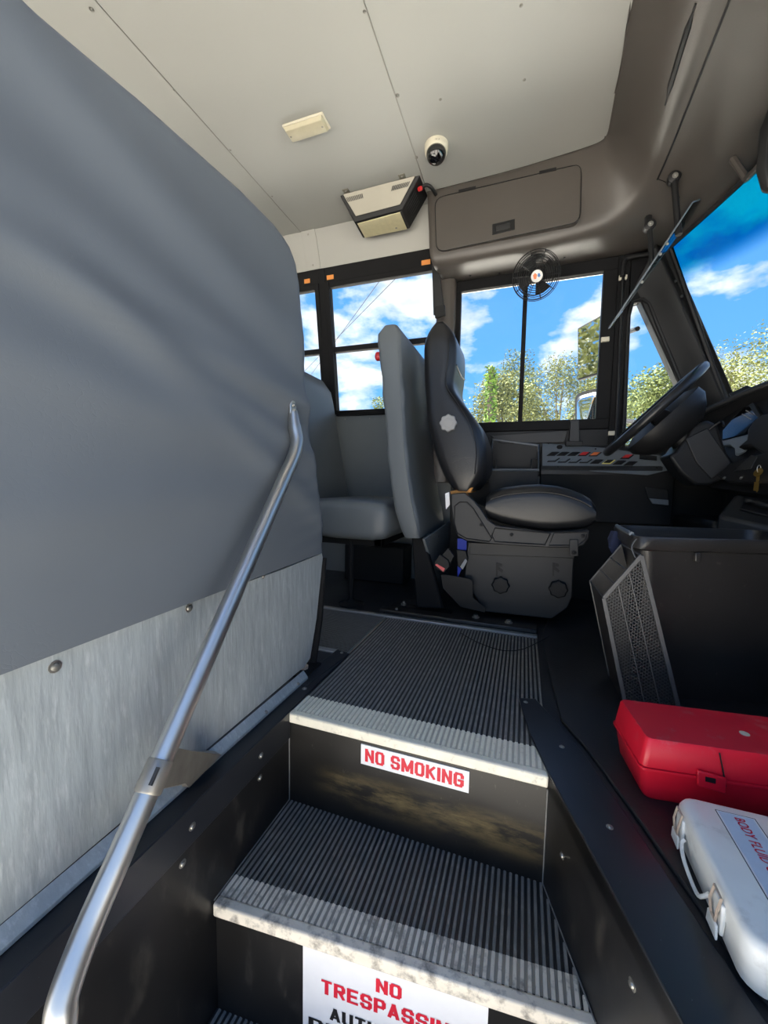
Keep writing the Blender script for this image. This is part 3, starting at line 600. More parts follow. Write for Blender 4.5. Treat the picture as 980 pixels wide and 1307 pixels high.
# ---- parts of the shell behind and beside the lens (they only shape the daylight)
wr = MB()
wr.span((REAR, YR-0.03, -0.3), (-0.62, YR, 1.03)).span((REAR, YR-0.03, 1.80), (FRONT-0.2, YR, 2.12))
for x in (-0.66, -1.40, -2.14, -2.94): wr.span((x-0.04, YR-0.03, 1.03), (x+0.04, YR, 1.80))
wr.span((0.56, YR-0.03, -0.9), (FRONT, YR, 0.80)).span((0.56, YR-0.03, 0.80), (0.62, YR, 1.80)).span((FRONT-0.08, YR-0.03, 0.80), (FRONT, YR, 1.80))
wr = wr.build('wall_right', 'innerpaint'); struct(wr, 'door-side wall of the bus with openings')
dj = MB().span((-0.66, 0.10, -0.9), (-0.60, 0.245, 2.06)).span((0.50, 0.10, -0.9), (0.56, 0.245, 2.06)).span((-0.66, 0.10, 1.92), (0.56, 0.245, 2.06)).build('door_1', 'black_frame', bevel=0.004); struct(dj, 'black frame of the open entry door')
wb = MB().span((REAR-0.03, YR-0.03, -0.1), (REAR, 2.40, 2.12)).build('wall_rear', 'innerpaint'); struct(wb, 'rear end wall of the cabin')

# ================================================================== THINGS
def plane_hit(x, y, p0, n):
    d = ray(x, y); return CAM + d*((Vector(p0)-CAM).dot(n)/d.dot(n))
def rrect(x0, x1, y0, y1, r, z, k=4):
    """rounded rectangle section in x,y at height z"""
    out = []
    for cx, cy, a0 in ((x1-r, y1-r, 0), (x0+r, y1-r, 90), (x0+r, y0+r, 180), (x1-r, y0+r, 270)):
        for j in range(k+1):
            a = math.radians(a0+90*j/k); out.append(V(cx+r*math.cos(a), cy+r*math.sin(a), z))
    return out

# ---------------- entry barrier: padded vinyl panel over a galvanised kick sheet
XV, XG = -0.585, -0.605
br = thing('entry_barrier', 'tall grey vinyl padded barrier with galvanised kick panel beside the entry steps', 'barrier', (-0.61, 0.7, 0))
edge = [PX(x, y, XV) for x, y in ((417, 703), (417, 680), (412, 630), (401, 560), (394, 490), (391, 420), (389, 368), (384, 335), (374, 309))]
ez = [p.z for p in edge]; ey = [p.y for p in edge]
topc = [PX(x, y, XV) for x, y in ((45, 0), (180, 115), (310, 235), (352, 279), (374, 309))]
ty = [p.y for p in topc]; tz = [p.z for p in topc]
botc = [PX(x, y, XV) for x, y in ((0, 862), (300, 748), (417, 703))]
by_ = [p.y for p in botc]; bz = [p.z for p in botc]
def fold(y, z):
    f = 0.0
    for y0, z0, sl, amp, w in ((1.0, 0.80, -0.10, 0.0085, 0.030), (0.6, 0.90, -0.22, 0.0065, 0.045), (0.9, 0.70, -0.30, 0.006, 0.03), (0.5, 0.72, -0.16, 0.006, 0.05), (0.8, 1.02, -0.2, 0.006, 0.06), (0.4, 0.55, 0.05, 0.004, 0.05), (0.95, 0.56, -0.55, 0.006, 0.04), (0.45, 1.08, -0.3, 0.005, 0.05)):
        d = z-(z0+sl*(y-y0)); f += 1.4*amp*math.exp(-(d/w)**2)*(0.55+0.45*math.cos((y-y0)*2.6))
    f += 0.0018*math.sin(z*140+math.sin(y*9)*2)*max(0, (y-0.88)/0.25)       # gathers along the sewn edge
    return f
NU, NVv = 70, 70
front = []; back = []
for j in range(NVv+1):
    v = j/NVv; rf = []; rb_ = []
    for i in range(NU+1):
        u = i/NU; zc = lerp(bz[1], tz[-2], v); yr_ = interp(ez, ey, zc)
        y = lerp(0.20, yr_, u); zb, zt = interp(by_, bz, y), interp(ty, tz, y)
        z = lerp(zb, zt, v)
        s = min(1, (1-u)/0.045); s2 = min(1, (1-v)/0.03); rr = 0.024*((1-s)**2 + (1-s2)**2)
        rf.append(V(XV + fold(y, z)*min(1, s*s2+0.15) - rr, y, z)); rb_.append(V(-0.635, y-0.006*(u > 0.99), z))
    front.append(rf); back.append(rb_)
pm = MB(); pm.grid(front); pm.grid(back); n = (NU+1)
per = [(0, i) for i in range(n)] + [(j, NU) for j in range(1, NVv+1)] + [(NVv, i) for i in range(NU-1, -1, -1)] + [(j, 0) for j in range(NVv-1, 0, -1)]
o2 = len(front)*n
for a, b in zip(per, per[1:]+per[:1]):
    ia, ib = a[0]*n+a[1], b[0]*n+b[1]; pm.f.append((ia, ib, o2+ib, o2+ia))
pad = pm.build('padded_panel', 'vinyl', br, smooth=60, label='grey vinyl padding with soft folds')
MB().tube([front[j][NU]+V(0.001, -0.001, 0) for j in range(0, NVv-2, 2)], 0.003, 6).build('edge_welt', 'vinyl', pad)
gp = [V(XG, 0.20, 0.028)] + [PX(x, y, XG) for x, y in ((380, 858), (388, 852), (396, 840), (404, 790), (412, 712), (411, 706))] + [V(XG, 0.9, 0.36), V(XG, 0.20, 0.36)]
for q in gp: q.z = max(q.z, 0.028)
kp = MB().prism(gp, (-0.008, 0, 0)).build('kick_panel', 'galv', br, bevel=0.001, label='mottled galvanised sheet')
for x, y in ((70, 851), (241, 776), (336, 736), (401, 707)): screw(PX(x, y, XG), (1, 0, 0), kp, 0.006 if x < 330 else 0.004)
MB().prism([V(XG+0.001, 0.20, 0.030), V(-0.588, 0.20, 0.012), V(-0.588, 0.20, 0.005), V(XG+0.001, 0.20, 0.005)], (0, 0.80, 0)).build('bottom_flange', 'galv', br, bevel=0.001)
for y in (0.45, 0.62, 0.80, 0.95): screw((-0.592, y, 0.015), (0.5, 0, 0.86), br, 0.004)
MB().tube([PX(412, 712, XG-0.012), PX(407, 790, XG-0.012), PX(399, 845, XG-0.012)+V(0, 0, 0.0)], 0.013, 10).build('post', 'black_frame', br)
ft = PZ(392, 856, 0.006); MB().span((ft.x-0.045, ft.y-0.05, 0.004), (ft.x+0.02, ft.y+0.055, 0.012)).build('foot_plate', 'black_frame', br, bevel=0.002)
MB().lathe((ft.x-0.012, ft.y, 0.012), (0, 0, 1), [(0.014, 0), (0.014, 0.008), (0.008, 0.009), (0.007, 0.014)], 8).build('foot_bolt', 'rust', br)

# ---------------- handrail
hr_ = thing('handrail', 'bent stainless steel handrail sloping down the steps from the barrier', 'handrail', (-0.52, 0.5, 0))
A, B = PD(379, 573, 1.00), PD(92, 1232, 0.46)
p_top = PX(374, 524, XV+0.014)
path = catmull([p_top, PX(376, 545, XV+0.022), PD(379, 563, 1.005), A.lerp(B, 0.03), A.lerp(B, 0.10)], 5)[:-1] + [A.lerp(B, t) for t in (0.10, 0.4, 0.7, 0.90)] + catmull([A.lerp(B, 0.90), A.lerp(B, 0.965), PD(82, 1268, 0.445), PD(77, 1310, 0.435), PD(72, 1400, 0.425)], 5)[1:]
rails = [0.0105, 0.0115, 0.0125, 0.0135, 0.0145] + [0.0162]*(len(path)-5)
MB().tube(path, rails, 18).build('rail_tube', 'steel', hr_, smooth=180)
MB().prism([p_top+V(0.002, dy, dz) for dy, dz in ((-0.012, -0.03), (0.012, -0.03), (0.014, 0.01), (0.006, 0.026), (-0.006, 0.026), (-0.014, 0.01))], (-0.006, 0, 0)).build('end_plate', 'steel', hr_, bevel=0.002)
for dy, dz in ((0.0, 0.014), (0.008, -0.004)): screw(p_top+V(0.003, dy, dz), (1, 0, 0), hr_, 0.004)
tcl = 0.66; best = None
for i in range(200):
    t = 0.3+i*0.0035; p = A.lerp(B, t); w = p-CAM; qy = 653.5-FPX*w.dot(UP)/w.dot(FW)
    if best is None or abs(qy-990) < best[0]: best = (abs(qy-990), t)
pc_ = A.lerp(B, best[1]); dr_ = (B-A).normalized()
MB().tube([pc_-dr_*0.021, pc_-dr_*0.018, pc_+dr_*0.018, pc_+dr_*0.021], [0.0180, 0.0192, 0.0192, 0.0180], 16).build('clamp', 'bracket', hr_)
fe = V(-0.588, 0.585, 0.018)
side = V(0, 0, 1).cross(dr_).normalized()
s1 = [pc_+V(-0.012, 0.012, 0.016)-dr_*0.016, pc_+V(-0.012, 0.012, -0.016)+dr_*0.016]
MB().loft([[s1[0], s1[1], s1[1]+V(0.004, 0.003, 0), s1[0]+V(0.004, 0.003, 0)], [lerp(s1[0], fe, 0.55)+V(0, 0.01, 0.012), lerp(s1[1], fe, 0.55)+V(0, 0, -0.014), lerp(s1[1], fe, 0.55)+V(0.004, 0.003, -0.012), lerp(s1[0], fe, 0.55)+V(0.004, 0.012, 0.010)], [fe+V(-0.012, 0.045, 0.006), fe+V(-0.004, -0.045, -0.004), fe+V(0.010, -0.04, -0.006), fe+V(0.008, 0.048, 0.0)]]).build('clamp_arm', 'bracket', hr_, smooth=50)
screw(pc_+V(0.004, 0.016, 0.006), (0.3, -0.9, 0.2), hr_, 0.006, 'rust'); screw(fe+V(0.0, 0.005, 0.002), (0.4, 0, 0.9), hr_, 0.006, 'rust')
vw = (CAM-pc_); vw = (vw-dr_*vw.dot(dr_)).normalized()*0.0190; MB().tube([pc_-dr_*0.011+vw, pc_+dr_*0.011+vw], 0.003, 8).build('clamp_slot', 'dark', hr_)

# ---------------- padded barrier behind the driver seat
db = thing('driver_barrier', 'narrow grey vinyl padded barrier standing behind the black driver seat', 'barrier', (-0.46, 1.75, 0))
Lp = [PY(x, y, 1.68) for x, y in ((512, 684), (509, 668), (502, 640), (497, 606), (488, 496), (482, 435))]
Rp = [PY(x, y, 1.68) for x, y in ((539, 686), (533, 660), (528, 635), (520, 580), (515, 496), (511, 430))]
def xl(z): return interp([p.z for p in Lp], [p.x for p in Lp], z)
def xr(z): return interp([p.z for p in Rp], [p.x for p in Rp], z)
secs = []
for i in range(26):
    z = lerp(0.352, 1.288, i/25); q = max(0, (z-1.235)/0.055); q2 = max(0, (0.372-z)/0.02); ins = 0.022*q*q + 0.012*q2
    w = 0.004*math.sin(z*37)*math.sin(z*11)
    secs.append(rrect(xl(z)+ins-w, xr(z)-ins+w, 1.668+ins*0.8, 2.235-ins, 0.020, z))
pd2 = MB().loft(secs).build('padded_panel', 'vinyl2', db, smooth=55)
MB().tube([V(xr(z)-0.012, 1.6685, z) for z in [0.36+0.05*i for i in range(18)]], 0.0025, 6).build('seam', 'vinyl2', pd2)
rf_ = PY(482, 455, 1.72); MB().lathe(rf_, (-1, -0.25, 0), [(0.02, -0.01), (0.02, 0.004), (0.014, 0.010), (0.004, 0.013)], 14).build('reflector', 'redplastic', db, label='small round red reflector')
MB().prism([PX(542, 688, -0.395), PX(604, 646, -0.395), PX(606, 774, -0.395), PX(569, 782, -0.395)], (-0.012, 0, 0)).build('kick_panel', 'wallgrey', db, bevel=0.002)
MB().prism([PY(x, y, 1.72) for x, y in ((525, 684), (541, 688), (566, 778), (531, 776))], (0, 0.04, 0)).build('post', 'black_frame', db, bevel=0.008)
fz = PZ(535, 786, 0.004); MB().span((fz.x-0.16, 1.64, 0.001), (fz.x+0.13, 1.80, 0.012)).build('foot_plate', 'black_frame', db, bevel=0.003)
for x, y in ((506, 781), (515, 772)): MB().lathe(PZ(x, y, 0.012), (0, 0, 1), [(0.013, 0), (0.013, 0.008), (0.006, 0.010), (0.006, 0.018)], 8).build('foot_bolt', 'bracket', db)
for x, y in ((548, 692), (560, 684)): screw(PX(x, y, -0.394), (1, 0, 0), db, 0.003)

# ---------------- passenger bench behind
pb = thing('passenger_seat', 'grey vinyl passenger bench seat under the side windows', 'seat', (-0.85, 1.95, 0))
secs = []
for i in range(15):
    z = lerp(0.42, 1.215, i/14); xf = lerp(-1.035, -1.185, (z-0.42)/0.79); q = max(0, (z-1.13)/0.085); ins = 0.03*q*q
    secs.append(rrect(xf-0.085+ins*0.5, xf-ins*0.5, 1.66+ins*2.2, 2.30-ins*2.2, 0.03, z))
MB().loft(secs).build('backrest', 'vinyl2', pb, smooth=60)
secs = []
for x, zb, zt, i in ((-1.06, 0.36, 0.49, 0.012), (-1.0, 0.335, 0.508, 0), (-0.85, 0.325, 0.512, 0), (-0.66, 0.325, 0.508, 0), (-0.60, 0.335, 0.50, 0.004), (-0.575, 0.36, 0.475, 0.02)):
    s_ = rrect(1.665+i, 2.30-i, zb, zt, 0.04, 0); secs.append([V(x, p.x, p.y) for p in s_])
MB().loft(secs).build('cushion', 'vinyl2', pb, smooth=60)
lp = PZ(448, 771, 0.0)
MB().tube([V(lp.x, lp.y, 0.0), V(lp.x, lp.y, 0.29), V(lp.x-0.01, lp.y+0.01, 0.34)], 0.013, 10).build('leg', 'black_frame', pb)
MB().lathe((lp.x, lp.y, 0.0), (0, 0, 1), [(0.062, 0.0), (0.062, 0.006), (0.03, 0.012), (0.016, 0.026)], 20).build('leg_flange', 'black_frame', pb)
MB().span((-1.02, 1.72, 0.295), (-0.62, 1.755, 0.33)).span((-1.02, 2.20, 0.295), (-0.62, 2.235, 0.33)).span((-0.66, 1.72, 0.295), (-0.62, 2.235, 0.33)).build('seat_frame', 'black_frame', pb, bevel=0.004)
MB().span((-1.06, 2.25, 0.26), (-0.5, 2.343, 0.29)).build('wall_rail', 'wallgrey', pb, bevel=0.003)
heater = MB().span((-1.02, 2.16, 0.0), (-0.64, 2.335, 0.22)).build('floor_duct', 'black', bevel=0.01); tag(heater, 'low black duct along the wall beneath the passenger bench', 'duct')

# ---------------- driver seat
ds = thing('driver_chair', 'black leatherette driver seat with high back on a boxed pedestal', 'seat', (0.0, 1.95, 0))
YN, YFs = 1.72, 2.12
Lb = [PY(x, y, YN) for x, y in ((575, 627), (566, 610), (556, 588), (543, 540), (539, 480), (538, 440), (541, 422))]
Rb = [PY(x, y, YN) for x, y in ((602, 626), (612, 606), (614, 572), (606, 543), (589, 516), (573, 492), (577, 458), (578, 430), (574, 415))]
secs = []
for i in range(34):
    z = lerp(0.565, 1.300, i/33); a = interp([p.z for p in Lb], [p.x for p in Lb], z); b = interp([p.z for p in Rb], [p.x for p in Rb], z)
    if z > 1.18: a, b = lerp(a, a, 1), b
    q = max(0, (z-1.235)/0.065); q2 = max(0, (0.60-z)/0.04); ins = 0.045*q*q+0.016*q2
    wid = interp([0.56, 0.66, 0.85, 1.0, 1.12, 1.3], [0.02, 0.0, 0.0, 0.035, 0.05, 0.06], z)
    puff = interp([0.56, 0.66, 0.85, 1.0, 1.1, 1.3], [0.01, 0.025, 0.02, 0.005, 0.012, 0.01], z)
    k_ = rrect(a+ins, b-ins+puff, YN+ins*0.6, YFs-wid-ins*0.6, min(0.05, (b-a)/2-ins-0.005), z, 6)
    secs.append(k_)
for s_ in range(2):                                              # soften the outline
    secs = [secs[0]] + [[(p*2+a+b)/4 for p, a, b in zip(secs[i], secs[i-1], secs[i+1])] for i in range(1, len(secs)-1)] + [secs[-1]]
bk = MB().loft(secs).build('backrest', 'leatherette', ds, smooth=70)
seam = [PY(x, y, YN+0.004) for x, y in ((578, 432), (577, 458), (574, 490), (589, 515), (605, 542), (612, 572), (610, 605))]
MB().tube([V(p.x-0.014, YN+0.002, p.z) for p in catmull(seam, 4)], 0.003, 6).build('seam', 'leatherette', bk)
hs = PY(574, 462, YN); fx_ = max(p.x for p in min(secs, key=lambda q_: abs(q_[0].z-hs.z))); MB().tube([V(fx_+0.0005, YN+0.05+0.022*i, hs.z-0.012*math.sin(i/12*math.pi)) for i in range(13)], 0.0025, 6).build('seam', 'leatherette', bk)
kn = PY(572, 540, YN-0.012)
def knob_mesh(c, n_, r, d):
    u = n_.orthogonal().normalized(); w = n_.cross(u); secs_ = []
    for hh, rr in ((0, 0.96), (d*0.8, 1.0), (d, 0.9)):
        secs_.append([c + n_*hh + (u*math.cos(2*math.pi*k/48) + w*math.sin(2*math.pi*k/48))*r*rr*(1+0.07*math.cos(8*2*math.pi*k/48)) for k in range(48)])
    return MB().loft(secs_)
kb = knob_mesh(kn+V(0, 0.016, 0), V(0, -1, 0), 0.036, 0.024).build('recline_knob', 'greyknob', ds, bevel=0.002, label='light grey fluted knob')
MB().lathe(kn+V(0, -0.008, 0), (0, -1, 0), [(0.020, 0), (0.020, 0.003), (0.016, 0.004)], 16).build('knob_cap', 'greyknob', kb)
# cushion
st = [(620, 637, 657), (626, 630, 664), (642, 625, 669), (665, 622, 674), (690, 621, 678), (712, 623, 679), (730, 628, 678), (745, 634, 677), (755, 640, 674), (761, 648, 668)]
secs = []
for x, yt, yb in st:
    a, b = PY(x, yt, YN), PY(x, yb, YN); s_ = rrect(YN, YFs, b.z, a.z, min(0.045, (a.z-b.z)/2-0.003), 0, 6)
    mid = (YN+YFs)/2
    secs.append([V(a.x, p.x, p.y + (0.020*(1-((p.x-mid)/0.205)**2) if p.y > (a.z+b.z)/2 else 0)) for p in s_])
cu = MB().loft(secs).build('cushion', 'leatherette', ds, smooth=70)
MB().tube(catmull([PY(x, y+7, YN+0.004) for x, y, _ in st[1:-1]], 3), 0.0035, 6).build('seam', 'leatherette', cu)
MB().prism([PY(x, y, YN+0.01) for x, y in ((574, 627), (604, 622), (600, 629), (576, 632))], (0, 0.2, 0)).build('exposed_foam', 'foam', ds, bevel=0.003, label='torn strip of tan foam')
MB().prism([PY(x, y, YN-0.004) for x, y in ((568, 630), (573, 628), (574, 644), (569, 650))], (0, 0.004, 0)).build('care_tag', 'white', ds)
def z7(x, y): return (540+0.2653*x, 540+0.2653*y)
fr = [z7(*p) for p in ((133, 340), (200, 335), (240, 370), (275, 410), (310, 465), (350, 493), (470, 508), (590, 525), (700, 520), (800, 515), (796, 552), (772, 588), (735, 600), (620, 600), (480, 592), (330, 582), (210, 568), (165, 545), (145, 490), (135, 410))]
sf = MB().prism([PY(x, y, 1.685) for x, y in fr], (0, 0.035, 0)).build('side_frame', 'dark', ds, bevel=0.004)
for loop in (((150, 400), (175, 380), (210, 380), (240, 410), (330, 555), (318, 570), (210, 556), (165, 530), (150, 480)), ((345, 505), (590, 530), (612, 530), (585, 585), (345, 570), (330, 540)), ((630, 528), (790, 524), (780, 560), (745, 588), (605, 588))):
    MB().tube([PY(*z7(*p), 1.684) for p in loop], 0.0028, 6, closed=True).build('rim', 'black', sf)
for p in ((280, 489), (425, 536), (768, 542)): screw(PY(*z7(*p), 1.684), (0, -1, 0), sf, 0.006, 'black')
MB().prism([PY(*z7(*p), 1.68) for p in ((703, 560), (745, 560), (745, 640), (703, 640))], (0, -0.006, 0)).build('stop_bracket', 'dark', sf, bevel=0.002)
screw(PY(*z7(724, 622), 1.673), (0, -1, 0), sf, 0.007, 'black')
MB().prism([PY(x, y, 2.10) for x, y in ((590, 640), (745, 668), (742, 690), (590, 690))], (0, 0.02, 0)).build('side_frame', 'dark', ds, bevel=0.004)
pf = [PY(x, y, 1.775) for x, y in ((597, 692), (733, 699), (730, 762), (724, 776), (704, 790), (620, 781), (592, 742))]
for q in pf: q.z = max(q.z, 0.0)
pe = MB().prism(pf, (0, 0.29, 0)).build('pedestal', 'dark', ds, bevel=0.004)
MB().prism([PY(x, y, 1.772) for x, y in ((600, 692), (733, 698), (732, 712), (600, 707))], (0, -0.012, 0)).build('pedestal_lip', 'dark', ds, bevel=0.002)
for x, y, r in ((639, 746, 0.036), (712, 751, 0.036)):
    knob_mesh(PY(x, y, 1.775), V(0, -1, 0), r, 0.022).build('adjust_knob', 'black', ds, bevel=0.002)
for x in (633, 705):
    MB().prism([PY(x+dx, 718+dy, 1.774) for dx, dy in ((0, 0), (8, 2), (8, 5), (3, 5), (9, 10), (8, 13), (2, 9), (2, 17), (0, 17))], (0, -0.003, 0)).build('raised_mark', 'black', pe)
MB().prism([PY(*z7(*p), 1.72) for p in ((85, 732), (100, 728), (225, 750), (238, 765), (240, 840), (302, 893), (298, 912), (180, 885), (95, 795))], (0, 0.006, 0)).build('guard_plate', 'black', ds, bevel=0.0015)
for x, y in ((607, 788), (649, 795)): MB().lathe(PZ(x, y, 0.022), (0, 0, 1), [(0.016, 0), (0.016, 0.004), (0.010, 0.005), (0.010, 0.012)], 8).build('anchor_bolt', 'bracket', ds)

# ---------------- seat belt: pillar retractor strap, buckles
sb = thing('seat_belt', 'black shoulder belt hanging from the pillar above the driver seat', 'seat belt', (-0.45, 2.18, 1.3))
MB().prism([PY(x, y, 2.12) for x, y in ((551, 338), (560, 338), (567, 398), (553, 402))], (0, 0.012, 0)).build('webbing', 'blackink', sb, bevel=0.002)
MB().prism([PY(x, y, 2.10) for x, y in ((554, 392), (567, 388), (568, 402), (555, 406))], (0, 0.02, 0)).build('guide', 'black', sb, bevel=0.004)
bu = thing('seat_belt_buckle', 'black seat belt buckle with a red press button beside the pedestal', 'buckle', PY(566, 722, 1.70))
bx = [z7(*p) for p in ((53, 672), (80, 632), (120, 660), (128, 690), (100, 722), (60, 700))]
MB().prism([PY(x, y, 1.695) for x, y in bx], (0, 0.03, 0)).build('body', 'black', bu, bevel=0.003)
MB().prism([PY(*z7(*p), 1.694) for p in ((58, 682), (66, 676), (106, 700), (98, 716))], (0, -0.004, 0)).build('press_button', 'pink', bu, bevel=0.001, label='red press button')
MB().prism([PY(*z7(*p), 1.71) for p in ((85, 640), (120, 600), (150, 640), (125, 690))], (0, 0.012, 0)).build('stalk', 'black', bu, bevel=0.003)
bu2 = thing('seat_belt_buckle', 'black seat belt buckle with a grey slot on blue webbing', 'buckle', PY(590, 722, 1.74))
MB().prism([PY(*z7(*p), 1.745) for p in ((160, 610), (205, 615), (215, 660), (190, 705), (165, 690))], (0, 0.025, 0)).build('body', 'black', bu2, bevel=0.003)
MB().prism([PY(*z7(*p), 1.742) for p in ((178, 690), (203, 652), (213, 664), (190, 705))], (0, -0.003, 0)).build('slot', 'greyknob', bu2, bevel=0.001)
MB().prism([PY(*z7(*p), 1.765) for p in ((165, 555), (210, 560), (205, 660), (165, 745))], (0, 0.006, 0)).build('webbing', 'blue', bu2)

# ---------------- side console with switch panel
co = thing('switch_console', 'charcoal side console with tilted switch panel beside the driver seat', 'console', (0.2, 2.2, 0))
YC0, ZC0, YC1, ZC1 = 2.14, 0.672, 2.25, 0.80
ca, cb, cz = PY(630, 598, YC0).x, PY(857, 603, YC0).x, 0.42
def csec(x, cut=0): return [V(x, YC0+0.02, cz), V(x, YC0, ZC0-0.03), V(x, YC0-0.008, ZC0-0.02), V(x, YC0-0.008, ZC0), V(x, YC1, ZC1), V(x, 2.262, ZC1), V(x, 2.262, cz)]
xm = PY(690, 600, YC0).x
MB().loft([csec(xm), csec(cb-0.04), [V(p.x+0.03, lerp(p.y, 2.26, 0.18), p.z) for p in csec(cb-0.01)]]).build('body', 'dark', co, bevel=0.004)
MB().span((ca, YC0+0.012, cz), (xm, 2.262, ZC0-0.03)).build('body_lower', 'dark', co, bevel=0.004)
pn = (V(0, -(ZC1-ZC0), (YC1-YC0))).normalized(); p0 = V(xm, YC0, ZC0)
def PC(x, y, o=0.0): return plane_hit(x, y, p0+pn*o, pn)
plate_ = [(692, 566), (768, 572), (848, 583), (856, 600), (826, 607), (692, 597)]
MB().prism([PC(x, y, 0.001) for x, y in plate_], pn*0.004).build('switch_plate', 'panel', co, bevel=0.001)
dx_, up_ = V(1, 0, 0), V(0, YC1-YC0, ZC1-ZC0).normalized()
def switch(x, y, material, r2=False):
    c = PC(x, y, 0.005); w, h = 0.019, 0.0125
    sk = dx_*0.012
    q = [c-dx_*w-up_*h-sk, c+dx_*w-up_*h-sk, c+dx_*w+up_*h+sk, c-dx_*w+up_*h+sk]
    o = MB().prism(q, pn*0.004).build('switch', 'yellow' if r2 else 'black', co, bevel=0.001)
    q2 = [c+(p-c)*0.72+pn*0.004 for p in q]
    MB().prism(q2, pn*0.004+up_*0.001).build('rocker', material, o, bevel=0.001)
for i, (x, y) in enumerate(((705.7, 579.7), (718.6, 579.7), (732, 579.8), (745.3, 580), (759.3, 580.3))): switch(x, y, ('black', 'black', 'black', 'redplastic', 'orangeplastic')[i])
for i, (x, y) in enumerate(((706.4, 587.4), (719.7, 588.3), (733.6, 588.6), (747.4, 588.9), (761.4, 589.6), (776.4, 590), (790.3, 590.9), (804.5, 592))): switch(x, y, 'panel' if i < 4 else 'black', i == 5)
switch(800, 583.5, 'redplastic')
MB().lathe(PC(714, 571, 0.004), pn, [(0.014, 0), (0.014, 0.004), (0.010, 0.005)], 12).build('knob', 'black', co)
MB().prism([PC(x, y, 0.005) for x, y in ((816, 580), (838, 583), (838, 588), (816, 586))], pn*0.004).build('card_slot', 'black', co)
for x, y in ((700, 566), (760, 573), (712, 596), (769, 599), (838, 597)): screw(PC(x, y, 0.005), tuple(pn), co, 0.003, 'black')
# open tray at the rear end of the console
xt0, xt1 = ca-0.02, xm-0.012
ty0, ty1, tz0, tz1 = YC0, 2.25, ZC0, 0.84
MB().tube([V(xt0, ty0, tz0), V(xt1, ty0, tz0), V(xt1, ty1, tz1-0.035), V(xt0, ty1, tz1)], 0.008, 8, closed=True).build('tray_rim', 'panel', co)
tb = MB(); tb.add([V(xt0, ty0, tz0), V(xt1, ty0, tz0), V(xt1, ty1, tz1-0.035), V(xt0, ty1, tz1), V(xt0, ty0, tz0-0.12), V(xt1, ty0, tz0-0.12), V(xt1, ty1+0.008, tz0-0.12), V(xt0, ty1+0.008, tz0-0.12)], [(0, 1, 5, 4), (1, 2, 6, 5), (2, 3, 7, 6), (3, 0, 4, 7), (4, 5, 6, 7)])
tb.build('tray', 'black', co)
for f_ in (0.12, 0.86):
    xx = lerp(xt0, xt1, f_); MB().tube([V(xx, ty0+0.02, tz0-0.02), V(xx, ty0+0.05, tz0+0.055), V(xx+0.04*(1 if f_ > .5 else -1)*0.8, ty0+0.052, tz0+0.06)], 0.004, 6).build('tray_clip', 'dark', co)
hp = [(822, 621), (852, 625), (853, 638), (838, 643), (826, 638)]
MB().prism([PY(x, y, YC0+0.012) for x, y in hp], (0, -0.010, 0)).build('grip_recess', 'black', co, bevel=0.004)
MB().prism([PY(x, y, YC0-0.002) for x, y in ((828, 636), (853, 638), (853, 645), (832, 643))], (0, -0.006, 0)).build('grip_lip', 'panel', co, bevel=0.003)
ra = thing('radio_holder', 'small upright black holder clipped to the console behind the switches', 'holder', (0.2, 2.23, 0.8))
MB().prism([PY(x, y, 2.225) for x, y in ((728, 536), (739, 536), (740, 566), (726, 566))], (0, 0.03, 0)).build('clip', 'dark', ra, bevel=0.003)
MB().prism([PY(x, y, 2.215) for x, y in ((722, 563), (744, 563), (744, 569), (722, 569))], (0, 0.04, 0)).build('foot', 'black', ra, bevel=0.002)

# ---------------- steering wheel and column
sw = thing('steering_wheel', 'large black steering wheel on a tilted column', 'steering wheel', (0.50, 1.92, 0.9))
wa, wb_ = PY(776, 577, 1.92), PY(893, 471, 1.92)
wc = (wa+wb_)/2; ax = (wb_-wa).normalized(); R_ = (wb_-wa).length/2
wn_ = V(ax.z, 0, -ax.x)*-1; wn_ = (wn_ + V(0, 0.045, 0)).normalized()                 # towards the driver
ay = wn_.cross(ax).normalized()
def wp(r, a, h=0.0): return wc + (ax*math.cos(a) + ay*math.sin(a))*r + wn_*h
MB().tube([wp(R_, 2*math.pi*k/64) for k in range(64)], 0.0165, 12, closed=True).build('rim', 'leatherette', sw, smooth=180)
for a in (math.pi/2+0.25, -math.pi/2-0.25):
    MB().loft([[wp(r, a-w_/r, hh) for w_, hh in ((0, 0),)] + [wp(r, a+w_/r, hh) for w_, hh in ((-wd, -0.012-dp), (wd, -0.012-dp), (wd, 0.004-dp), (-wd, 0.004-dp))][0:4] for r, wd, dp in ((0.05, 0.05, 0.05), (0.12, 0.035, 0.03), (R_, 0.022, 0.0))]).build('spoke', 'black', sw, smooth=60)
MB().loft([[wp(r*(1+0.18*math.cos(2*2*math.pi*k/28)), 2*math.pi*k/28, h) for k in range(28)] for r, h in ((0.03, -0.150), (0.08, -0.145), (0.115, -0.115), (0.14, -0.075), (0.14, -0.045), (0.105, -0.026), (0.02, -0.018))]).build('hub', 'black', sw, smooth=50)
sc = thing('steering_column', 'black boxy steering column shroud running down to the dashboard', 'steering column', (0.66, 1.92, 0.6))
csh = [(853, 582), (862, 577), (878, 556), (884, 543), (904, 536), (917, 542), (921, 557), (928, 577), (938, 592), (944, 604), (920, 614), (905, 620), (888, 620), (868, 604)]
MB().prism([PY(x, y, 1.86) for x, y in csh], (0, 0.13, 0)).build('shroud', 'black', sc, bevel=0.012, seg=3)
MB().prism([PY(x, y, 1.853) for x, y in ((875, 560), (903, 546), (935, 592), (908, 612), (888, 590))], (0, 0.02, 0)).build('shroud_cover', 'dark', sc, bevel=0.004)
MB().tube([wp(0, 0, -0.12), PY(893, 590, 1.92)], 0.045, 14).build('column_tube', 'black', sc)
